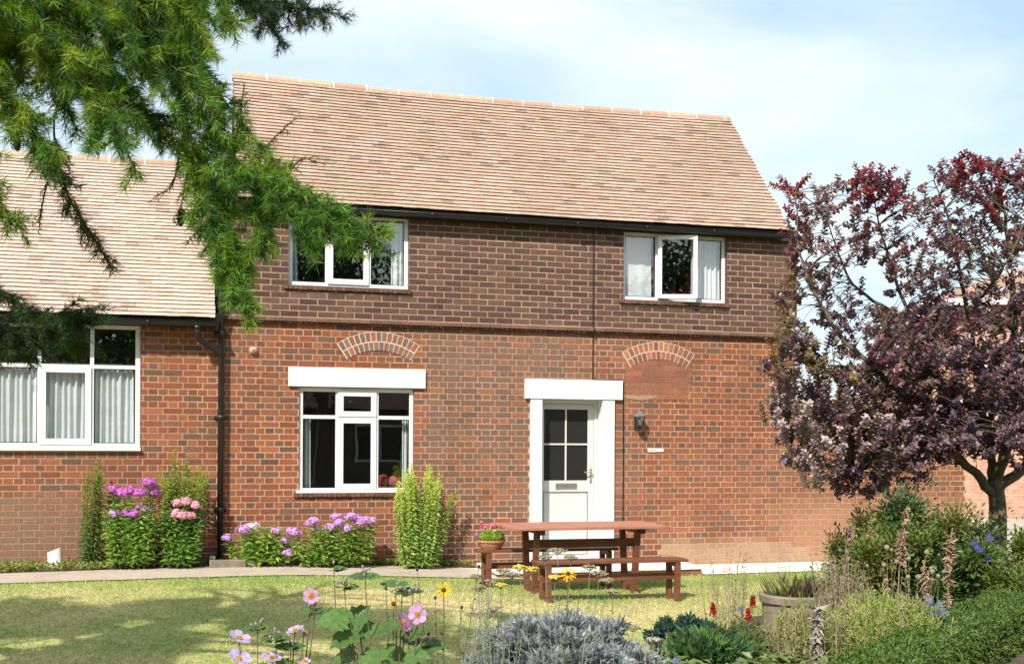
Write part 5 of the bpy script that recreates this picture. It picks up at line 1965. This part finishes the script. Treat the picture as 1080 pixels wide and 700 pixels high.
shrub('garden_shrub', 'large dark green shrub under the purple tree with a few violet flowers', 975, 516, 104, 10.4, .75, 30000, [(.08, .145, .04), (.10, .17, .04), (.15, .20, .045), (.065, .12, .045), (.18, .18, .05)], .055, .028, None,
      [(1043, 566, 9.85, (.16, .11, .34), .026), (1033, 579, 9.8, (.10, .10, .32), .028), (1040, 589, 9.8, (.12, .11, .36), .026), (1028, 572, 9.85, (.10, .09, .28), .022)], lumps=44)
shrub('garden_shrub', 'yellow-green leafy shrub at the right edge between dark shrub and clipped hedge', 1062, 545, 48, 10.0, .5, 11000, [(.13, .19, .04), (.09, .15, .035), (.18, .22, .05)], .05, .024, lumps=16)
shrub('garden_shrub', 'small bronze-green shrub left of the dark shrub against brick wall', 902, 536, 34, 10.8, .4, 6500, [(.10, .13, .035), (.15, .14, .04), (.07, .10, .03)], .05, .024, lumps=14)

# clipped box hedge running towards the viewer
hedge = empty('box_hedge', (4.0, 9.0, 0), 0, 'clipped low green box hedge along the earth path at lower right', 'hedge')
A = np.array((5.05, 10.75)); B = np.array((1.58, 5.89))
HD = (A - B) / np.linalg.norm(A - B); HP = np.array((HD[1], -HD[0]))
HL = np.linalg.norm(A - B)
n = 46000
t = rng.uniform(0, HL, n)
hw_, hh_ = .22, .40
face = rng.choice(3, n, p=[.38, .36, .26])
s_ = np.where(face == 0, rng.uniform(-1, 1, n), np.where(face == 1, 1.0, -1.0))
z_ = np.where(face == 0, 1.0, rng.uniform(.02, 1, n))
lump = np.array([nz(a, b * 2 + c, 2.4, 6) + .6 * nz(a, b + c * 2, 6.5, 2) for a, b, c in zip(t, s_, z_)])
k_ = 1 + .16 * lump
rnd = np.clip(1 - np.abs(s_) ** 8 * np.abs(z_) ** 8 * .12, 0, 1)
inn = 1 - np.abs(rng.normal(size=n)) * .08
lx = s_ * hw_ * k_ * rnd * inn
lz = z_ * hh_ * (1 + .10 * lump) * rnd * np.where(face == 0, inn, 1)
xy = B[None, :] + HD[None, :] * t[:, None] + HP[None, :] * lx[:, None]
P = np.stack([xy[:, 0] - 4.0, xy[:, 1] - 9.0, lz], 1)
nrm = np.where((face == 0)[:, None], np.array([[0, 0, 1.0]]), np.stack([HP[0] * s_, HP[1] * s_, np.zeros(n)], 1))
C = np.array([[(.075, .135, .026), (.10, .165, .03), (.055, .105, .024), (.14, .195, .04)][i] for i in rng.integers(0, 4, n)]) * rng.uniform(.75, 1.25, (n, 1))
mb = MB()
leaves(mb, P, unit(nrm * .7 + rdir(n) * .8), unit(rdir(n) + nrm * .4), rng.uniform(.022, .042, n), rng.uniform(.013, .02, n), C)
mb.build('foliage', M_LEAF, hedge)
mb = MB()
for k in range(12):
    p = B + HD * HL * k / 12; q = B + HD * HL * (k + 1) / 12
    mb.bar((p[0] - 4, p[1] - 9, .165), (q[0] - 4, q[1] - 9, .165), .38, .33, (.035, .04, .018))  # added solid core, coloured dark as the shaded depth behind the leaves
for k in range(26):
    p = B + HD * HL * (k + .5) / 26 + HP * random.uniform(-.1, .1)
    mb.tube([(p[0] - 4, p[1] - 9, -.03), (p[0] - 4 + .02, p[1] - 9, .2)], .012, 5, (.09, .07, .05))
mb.build('dark_core_twigs', M_BARK, hedge)

# ------------------------------------------------------------------ planter and the wild border
plp = at(838, 628, 9.5)
plant = empty('stone_planter', (plp.x, 9.5, ground(plp.x, 9.5)), 0, 'round weathered stone planter in the wild border on the right', 'planter')
ph_ = plp.z - plant.location.z + .02
M_STONE = mat_plain('weathered_stone', (.23, .19, .14), .95, .2, 9, .6, .2, dirt=(.14, .12, .09), dscale=6, damt=.7)
mb = MB(); mb.lathe([(.001, -.02), (.245, -.02), (.25, .02), (.268, ph_ - .075), (.288, ph_ - .065), (.295, ph_ - .01), (.285, ph_), (.25, ph_), (.245, ph_ - .05), (.001, ph_ - .055)], 32); mb.build('tub', M_STONE, plant, smooth=False)
mb = MB(); mb.lathe([(.001, ph_ - .05), (.244, ph_ - .052)], 20, c=(.06, .045, .03)); mb.build('soil', M_SOIL, plant)
spk = empty('spiky_plant', (plp.x, 9.5, plant.location.z + ph_ - .05), 0, 'tuft of strappy dark and yellow-green leaves growing in the stone planter', 'plant')
mb = MB()
n = 130
a = rng.uniform(0, 6.28, n); r_ = .21 * np.sqrt(rng.uniform(0, 1, n))
P = np.stack([r_ * np.cos(a), r_ * np.sin(a), np.zeros(n)], 1)
D = unit(np.stack([np.cos(a) * r_ * 2.4, np.sin(a) * r_ * 2.4, np.ones(n)], 1) + rng.normal(size=(n, 3)) * .22)
leaves(mb, P, D, rdir(n), rng.uniform(.08, .25, n), .008, np.array([[(.16, .19, .05), (.06, .05, .03), (.26, .27, .09), (.16, .12, .07)][i] for i in rng.integers(0, 4, n)]), .2, .25, .5)
mb.build('foliage', M_LEAF, spk)


def reeds(name, label, px0, px1, py_top, Y, n, cols, group=None, H=None, tips=None, wobble=.06, leafL=.03, ln=26, w=.003, cat='plant', dpt=.25):
    """loose bunch of thin upright stems with thready leaves"""
    c = at((px0 + px1) / 2, py_top, Y)
    t = empty(name, (c.x, Y, ground(c.x, Y)), 0, label, cat, group)
    hh = c.z - t.location.z
    half = (px1 - px0) / 2 * Y / F
    st, lf = MB(), MB()
    for i in range(n):
        x = random.uniform(-half, half); y = random.uniform(-dpt, dpt)
        h = hh * random.uniform(.55, 1.0) * (1 - .25 * (x / half) ** 2)
        col_ = random.choice(cols)
        pts = curve((x * .8, y, -.02), (x + random.uniform(-wobble, wobble), y + random.uniform(-wobble, wobble), h), (random.uniform(-.03, .03), 0, 0), 6)
        st.tube(pts, np.linspace(w, w * .4, 6), 4, col_)
        k = int(ln * h)
        if k > 2:
            P, T = along(pts, rng.uniform(.12, 1, k))
            leaves(lf, P, unit(rdir(k) + T * .8), rdir(k), leafL * rng.uniform(.6, 1.4, k), leafL * .22, vary(col_, k, .25))
        if tips and random.random() < tips[0]:
            lf.ball(pts[-1], tips[2] * random.uniform(.7, 1.2), tips[1], 6, 4, jit=.15)
    st.build('stem', M_DRY, t)
    if lf.n: lf.build('foliage', M_LEAF, t)
    return t


YG = [(.27, .33, .085), (.34, .35, .11), (.21, .27, .065), (.38, .34, .17)]
TAN = [(.30, .23, .15), (.24, .18, .12), (.36, .29, .20)]
reeds('feathery_plant', 'wide feathery yellow-green border plant in front of the seed heads', 880, 985, 622, 8.0, 380, YG, leafL=.045, ln=85, dpt=.35)
reeds('feathery_plant', 'feathery green border plant in front of the stone planter', 812, 890, 632, 8.0, 210, YG + [(.22, .18, .10), (.30, .24, .15)], leafL=.04, ln=80, dpt=.3)
reeds('feathery_plant', 'tall thin tan weed stems left of the stone planter', 748, 790, 572, 9.2, 44, TAN + [(.16, .15, .07)], leafL=.028, ln=34, wobble=.1)
reeds('feathery_plant', 'sparse tan grass stems behind the stone planter', 795, 855, 580, 9.9, 40, TAN + [(.18, .18, .06)], leafL=.02, ln=20, wobble=.12)
reeds('feathery_plant', 'pale dry stems between the planter and dark shrub', 866, 910, 580, 9.0, 110, TAN + [(.2, .19, .1)], leafL=.032, ln=44, wobble=.08)
reeds('seed_heads', 'cluster of upright stems with round tan seed heads before the dark shrub', 925, 988, 572, 9.0, 26, TAN, tips=(1, (.36, .30, .22), .019), ln=0, wobble=.05)
reeds('mullein', 'pale yellow-white woolly flower spike behind the planter', 854, 880, 562, 10.6, 14, [(.42, .42, .24), (.5, .47, .30), (.34, .38, .18)], leafL=.05, ln=60, wobble=.05, dpt=.1)


def dried_spike(label, px, py_top, py_bot, Y, wpx, cols=((.30, .20, .135), (.25, .165, .11), (.36, .25, .17))):
    c = at(px, py_top, Y)
    t = empty('dried_spike', (c.x, Y, ground(c.x, Y)), 0, label, 'plant', 'dried flower spikes in the border')
    hh = c.z - t.location.z
    zb = at(px, py_bot, Y).z - t.location.z
    st, hd = MB(), MB()
    pts = curve((0, 0, -.02), (random.uniform(-.06, .06), 0, hh), (random.uniform(-.05, .05), 0, 0), 8)
    st.tube(pts, np.linspace(.007, .003, 8), 5, (.30, .24, .16))
    hd.tube(pts[1:], .0045, 5, cols[0])
    n = 230
    ck = rng.uniform(max(.02, zb / hh), .95, 9)
    tt = np.clip(rng.choice(ck, n) + rng.normal(size=n) * .022, .02, .99)
    P, T = along(pts, tt)
    leaves(hd, P, unit(rdir(n) * np.array([1, 1, .5]) + np.array([0, 0, -.5])), rdir(n), rng.uniform(.3, 1.5, n) * wpx * Y / F * .42, rng.uniform(.012, .024, n), np.array([cols[i] for i in rng.integers(0, 3, n)]), .3, .5)
    st.build('stem', M_DRY, t); hd.build('seed_pods', M_DRY, t)


dried_spike('tallest dried brown spike standing up against the dark shrub', 951, 534, 605, 9.1, 13)
dried_spike('dried brown spike just left of the clipped hedge', 1008, 556, 645, 8.8, 15)
dried_spike('dried brown spike beside the round seed heads', 976, 590, 655, 8.6, 13)
dried_spike('dark dried spike beside the pale dry stems', 897, 548, 625, 9.3, 13, ((.18, .14, .10), (.22, .17, .12), (.15, .12, .09)))
dried_spike('low crumpled grey-brown spike in front of the stone planter', 872, 632, 700, 7.7, 22, ((.30, .25, .22), (.24, .19, .16), (.36, .31, .27)))

GRY = np.array((.40, .42, .43))


def silver(name, label, px, py_top, rx_px, Y, n_tuft, cols, L=.10, Wd=.011, hz=None, per=22):
    c = at(px, py_top, Y)
    t = empty(name, (c.x, Y, ground(c.x, Y)), 0, label, 'plant')
    H = c.z - t.location.z
    rx = rx_px * Y / F
    st, lf = MB(), MB()
    for k in range(n_tuft):
        a = random.uniform(0, 6.28); el = math.asin(random.uniform(.02, 1))
        d = np.array((math.cos(a) * math.cos(el), math.sin(a) * math.cos(el), math.sin(el)))
        rr = random.uniform(.6, 1.04) * (1 + .22 * nz(a * 2, el * 3, 1.0, 5))
        p = d * np.array((rx, rx * .8, H * .55)) * rr + np.array((0, 0, H * .45))
        st.tube(curve((p[0] * .25, p[1] * .25, 0), p, (0, 0, .03), 4), [.006, .005, .004, .002], 4, (.28, .28, .25))
        col_ = np.array(random.choice(cols)) * random.uniform(.8, 1.2)
        n = per
        D = unit(d[None, :] * .9 + np.array([[0, 0, .5]]) + rdir(n) * .85)
        leaves(lf, p + rng.normal(size=(n, 3)) * .012, D, rdir(n), rng.uniform(.6, 1.2, n) * L, Wd, vary(col_, n, .15), .1, .3, .6)
    st.build('stem', M_DRY, t); lf.build('foliage', M_LEAF, t)
    return t


silver('silver_bush', 'rounded silver-grey bush with fine cut leaves at bottom centre', 590, 662, 94, 6.4, 300, [(.38, .40, .41), (.33, .35, .35), (.44, .46, .48), (.26, .29, .26)], per=34)
silver('silver_bush', 'smaller silver-grey tuft beside the clipped hedge', 985, 640, 16, 8.2, 40, [(.30, .33, .36), (.24, .26, .27)], L=.07)
silver('dark_mound', 'rounded dark blue-green clipped mound at edge of the lawn', 722, 655, 36, 8.3, 240, [(.035, .085, .055), (.05, .11, .065), (.03, .07, .05)], L=.05, Wd=.018, per=26)
silver('grassy_mound', 'brighter green grassy mound in front of the dark mound', 742, 676, 40, 7.7, 150, [(.085, .17, .06), (.12, .21, .06), (.07, .13, .05)], L=.11, Wd=.009, per=24)

# broad leaves covering the ground along the bottom edge
n = 2600
mb = MB()
xx = rng.uniform(.6, 2.6, n); yy = rng.uniform(6.6, 8.2, n)
keep = (xx < 2.3 + (yy - 6.6) * .1) & (xx > .75 + (yy - 6.6) * .3)
xx, yy = xx[keep], yy[keep]; n = len(xx)
P = np.stack([xx, yy, rng.uniform(.04, .30, n) * (1 - .2 * (yy - 6.6))], 1)
a = rng.uniform(0, 6.28, n)
leaves(mb, P, np.stack([np.cos(a), np.sin(a), rng.normal(size=n) * .3], 1), unit(rng.normal(size=(n, 3)) * .35 + np.array([0, -.2, 1])), rng.uniform(.05, .10, n), rng.uniform(.04, .065, n), np.array([[(.14, .20, .055), (.19, .25, .075), (.11, .17, .045), (.17, .15, .07)][i] for i in rng.integers(0, 4, n)]), .08, .2, .5)
tag(mb.build('ground_cover', M_LEAF), 'broad pale green leaves carpeting the bed along the bottom edge', 'ground cover', kind='stuff')


def snapdragon(label, px, py, Y):
    c = at(px, py, Y)
    t = empty('snapdragon', (c.x, Y, 0), 0, label, 'flower', 'red snapdragons in the border')
    st, fl, lf = MB(), MB(), MB()
    h = c.z
    pts = curve((0, 0, 0), (random.uniform(-.02, .02), 0, h + .05), (0, 0, 0), 6)
    st.tube(pts, np.linspace(.004, .002, 6), 5, (.10, .15, .05))
    leafy(lf, pts, 40, .06, .014, (.11, .17, .05), .05, .8)
    for k in range(22):
        f = k / 21
        a = k * 2.4
        p = Vector((math.cos(a) * random.uniform(.006, .02) * (1.15 - .6 * f), math.sin(a) * random.uniform(.006, .02) * (1.15 - .6 * f), h - .04 + .085 * f + random.uniform(-.008, .008)))
        petals(fl, p, (math.cos(a), math.sin(a), .4), 4, random.uniform(.011, .021) * (1.15 - .5 * f), .018, np.array((.36, .012, .014)) * random.uniform(.6, 1.3), .4)
    st.build('stem', M_LEAF, t); lf.build('foliage', M_LEAF, t); fl.build('flower_spike', M_PETAL, t)


snapdragon('red snapdragon spike farthest from the stone planter', 752, 643, 8.6)
snapdragon('lower of the two red snapdragon spikes near the stone planter', 789, 648, 8.5)
snapdragon('upper of the two red snapdragon spikes near the stone planter', 794, 634, 8.8)
reeds('low_foliage', 'low green leafy growth around the red snapdragons', 746, 815, 655, 8.2, 90, [(.11, .17, .05), (.15, .19, .06), (.08, .13, .04)], leafL=.05, ln=90, dpt=.3)
corn = empty('cornflower', (at(785, 641, 8.7).x, 8.7, 0), 0, 'few small violet-blue flowers on thin stems beside the red snapdragons', 'flower')
st = MB()
for (px, py) in ((781, 642), (826, 651), (822, 646), (712, 696), (903, 645)):
    Yq = 8.6 if py < 690 else 7.2
    c = at(px, py, Yq) - corn.location
    st.tube(curve((c.x * .9, c.y, 0), c, (.02, 0, 0), 6), [.003] * 6, 4, (.12, .16, .06))
    mb = MB(); petals(mb, c, (0, -1, .6), 9, .021, .011, (.13, .13, .38)); petals(mb, c + Vector((0, -.004, .004)), (0, -1, .6), 7, .014, .008, (.16, .14, .40)); mb.build('flower', M_PETAL, corn)
st.build('stem', M_LEAF, corn)

# ------------------------------------------------------------------ flowers close to the camera
AL = (.085, .155, .04)


def anemone(label, basepx, Y, flowers, buds, lvs):
    b = at(basepx, 700, Y)
    t = empty('japanese_anemone', (b.x, Y, ground(b.x, Y)), 0, label, 'flower', 'pink anemones at the front')
    loc = t.location
    st, lf = MB(), MB()
    SC_ = (.13, .10, .06)
    for (px, py, r_, nrm, colr, dY) in flowers:
        c = at(px, py, Y + dY) - loc
        pts = curve((random.uniform(-.05, .05), random.uniform(-.05, .05), 0), c, (c.x * .18, 0, .05), 10)
        st.tube(pts, np.linspace(.0055, .0022, 10), 6, SC_)
        nv = Vector(nrm).normalized()
        mb = MB()
        petals(mb, c, nv, 6, .84 * r_ * Y / F, .84 * r_ * Y / F * .9, colr, .3, .18)
        fl = mb.build('flower', M_PETAL, t)
        mb = MB()
        mb.ball(c + nv * .006, (.007, .007, .007), (.30, .34, .05), 8, 5)
        for k in range(60):
            d = Vector(rdir(1)[0]); d = (d - nv * d.dot(nv)).normalized()
            rr = random.uniform(.008, .014)
            mb.ball(c + d * rr + nv * random.uniform(.006, .010), .0021, (.72, .42, .02), 4, 3)
        mb.build('flower_centre', M_PETAL, fl)
    for (px, py, dY, nb) in buds:
        c = at(px, py, Y + dY) - loc
        pts = curve((random.uniform(-.05, .05), random.uniform(-.05, .05), 0), c, (c.x * .2, 0, .04), 10)
        st.tube(pts, np.linspace(.005, .002, 10), 6, SC_)
        for k in range(4):
            a = random.uniform(0, 6.28)
            lobed(lf, c + Vector((0, 0, -.012)), (math.cos(a), math.sin(a) * .7, .25), (0, -.35, 1), random.uniform(.055, .085), AL)
        for k in range(nb):
            d = Vector(rdir(1)[0]); d.z = abs(d.z)
            e = c + d * random.uniform(.02, .055)
            st.tube([c, (c + e) / 2 + Vector((0, 0, .006)), e], .0013, 4, (.16, .16, .08))
            lf.ball(e, (.0065, .0065, .0075), (.34, .30, .32), 7, 5)
    for (px, py, dY, size, dx, dz) in lvs:
        c = at(px, py, Y + dY) - loc
        q = c - Vector((dx * size * .4, 0, dz * size * .4))
        st.tube(curve((0, 0, .1), q, (c.x * .1, 0, .05), 8), np.linspace(.004, .0025, 8), 5, (.12, .14, .06))
        lobed(lf, q, (dx, random.uniform(-.5, .1), dz), (random.uniform(-.25, .25), -.55, 1), size * .78, np.array(AL) * random.uniform(.75, 1.2))
    st.build('stem', M_DRY, t); lf.build('foliage', M_LEAF, t)


PKA, PKB, LLA = (.56, .32, .56), (.55, .30, .55), (.50, .40, .66)
anemone('left pink anemone plant with flowers turned sideways near the bottom edge', 285, 4.9,
        [(252, 673, 16, (.45, -.25, .9), LLA, .1), (252, 695, 16, (.4, -.3, .9), LLA, 0), (311, 665, 12, (-.3, -.3, 1), LLA, .1), (320, 668, 9, (.7, -.2, .6), LLA, .15), (287, 694, 14, (.2, -.3, 1), LLA, 0), (321, 698, 9, (0, -.4, 1), LLA, 0),
         (328, 628, 11, (.15, -1, .25), PKA, .1)],
        [(272, 660, .05, 6), (332, 643, .1, 4), (291, 672, 0, 5), (306, 680, 0, 6)], [(300, 700, 0, .12, -.8, .2), (275, 704, 0, .12, .7, .1)])
anemone('right pink anemone plant with large lobed leaves and two open flowers', 405, 4.9,
        [(441, 648, 13, (-.2, -1, .35), PKA, 0), (425, 657, 14, (.8, -.35, .5), (.50, .20, .48), .1)],
        [(363, 617, .05, 7), (385, 606, .05, 5), (352, 598, .1, 1), (424, 624, .05, 9), (436, 622, .1, 5), (417, 614, .1, 1), (444, 676, .1, 6)],
        [(352, 652, 0, .20, -.9, .15), (375, 652, .1, .17, .4, .5), (366, 668, 0, .20, -.7, -.3), (392, 664, .1, .17, .8, .1), (408, 660, 0, .15, .6, .3), (418, 690, .1, .18, .9, -.2), (395, 690, 0, .18, -.5, -.3), (362, 692, .1, .17, -.9, -.2), (440, 690, 0, .16, .9, .2), (455, 680, .1, .15, .8, .2), (380, 700, 0, .19, .2, -.3), (432, 668, .1, .14, .7, .4)])


def daisy(label, px, py, r_px, Y, nrm, extra=(), base=None):
    c = at(px, py, Y)
    bx = at(base if base else px, 700, Y).x
    t = empty('yellow_daisy', (bx, Y, 0), 0, label, 'flower', 'yellow daisies at the front')
    st, lf = MB(), MB()
    c = c - t.location
    pts = curve((0, 0, 0), c, (random.uniform(-.03, .03), 0, 0), 10)
    st.tube(pts, np.linspace(.0045, .002, 10), 6, (.10, .11, .05))
    leafy(lf, pts, 16, .07, .022, (.11, .16, .045), .3, .86, .4)
    mb = MB(); nv = Vector(nrm).normalized()
    r_ = r_px * Y / F
    r_ *= .85
    petals(mb, c, nv, 11, r_, r_ * .24, (.80, .47, .02), -.12, .2)
    petals(mb, c + nv * .003, nv, 7, r_ * .8, r_ * .22, (.78, .50, .03), .05)
    f = mb.build('flower', M_PETAL, t)
    mb = MB(); mb.ball(c + nv * .006, (.012, .012, .010), (.10, .06, .02), 9, 6, jit=.08); mb.build('flower_centre', M_DRY, f)
    for (ex, ey) in extra:                                               # bare side stems with dark buds
        e = at(ex, ey, Y) - t.location
        p2 = curve(pts[2], e, ((e.x) * .1, 0, .03), 8)
        st.tube(p2, np.linspace(.003, .0014, 8), 5, (.13, .11, .08))
        leafy(lf, p2, 7, .045, .013, (.11, .15, .05), .3, .9, .4)
        lf.ball(e, (.0075, .0075, .009), (.06, .05, .04), 7, 5)
    st.build('stem', M_DRY, t); lf.build('foliage', M_LEAF, t)


daisy('yellow daisy between the right anemone and silver bush', 468, 622, 11, 5.2, (-.1, -1, .5), [(440, 600), (505, 597), (459, 630), (487, 640), (452, 668)], 465)
daisy('yellow daisy standing above the silver bush in front of a bench', 599, 605, 11, 5.6, (.1, -.8, .7), [(612, 615)], 583)
daisy('half hidden yellow daisy behind the right anemone flowers', 415, 636, 6, 5.2, (.2, -1, .2), [(407, 620)], 422)


def yarrow(label, basepx, Y, heads, colr=(.25, .21, .135)):
    b = at(basepx, 700, Y)
    t = empty('yarrow', (b.x, Y, 0), 0, label, 'flower', 'fading yarrow stems at the front')
    st, lf = MB(), MB()
    for (px, py, r_px, *cc) in heads:
        c = at(px, py, Y + random.uniform(-.12, .12)) - t.location
        pts = curve((random.uniform(-.04, .04), 0, .0), c - Vector((0, 0, .03)), (c.x * .12, 0, .0), 9)
        st.tube(pts, np.linspace(.0030, .0015, 9), 5, (.22, .23, .19))
        leafy(lf, pts, 30, .06, .010, (.26, .29, .24), .15, .9, .35)
        hd = MB()
        r_ = r_px * Y / F
        for k in range(26):
            a = k * 2.399; rr = r_ * math.sqrt((k + .5) / 26)
            e = c + Vector((math.cos(a) * rr, math.sin(a) * rr, random.uniform(-.006, .006) - .25 * rr))
            if k % 2 == 0: st.tube([pts[-1], (Vector(pts[-1]) + e) / 2 - Vector((0, 0, .004)), e], .0011, 4, (.32, .32, .26))
            hd.ball(e, (.0075, .0075, .006), np.array(cc[0] if cc else colr) * random.uniform(.75, 1.25), 6, 4, jit=.2)
        hd.build('flower_head', M_DRY, t)
    st.build('stem', M_DRY, t); lf.build('foliage', M_LEAF, t)


YEL = (.55, .42, .08)
yarrow('branched grey-stemmed yarrow with fading flat heads above the silver bush', 592, 5.9, [(588, 578, 11), (602, 586, 7), (575, 586, 7), (560, 598, 8, YEL), (548, 596, 7, YEL), (632, 602, 10), (640, 610, 8), (585, 607, 6, YEL), (622, 596, 7)])
yarrow('grey-stemmed yarrow with small brown heads left of the silver bush', 528, 5.9, [(515, 612, 9), (505, 618, 7), (528, 615, 7, YEL), (540, 604, 8), (531, 600, 7), (503, 606, 6), (520, 640, 6)])
yarrow('single pale yarrow stem right of the silver bush', 648, 6.1, [(646, 622, 6), (668, 660, 8), (690, 672, 8, (.34, .30, .24))])
reeds('feathery_plant', 'thin grey-green wiry stems left of the silver bush', 486, 545, 612, 6.2, 60, [(.25, .27, .18), (.17, .19, .10), (.3, .3, .24)], leafL=.022, ln=55, wobble=.1)
reeds('feathery_plant', 'faded tan and green stems right of the silver bush', 648, 705, 655, 6.3, 70, [(.25, .23, .17), (.2, .2, .12), (.34, .30, .24)], leafL=.022, ln=45, wobble=.1)
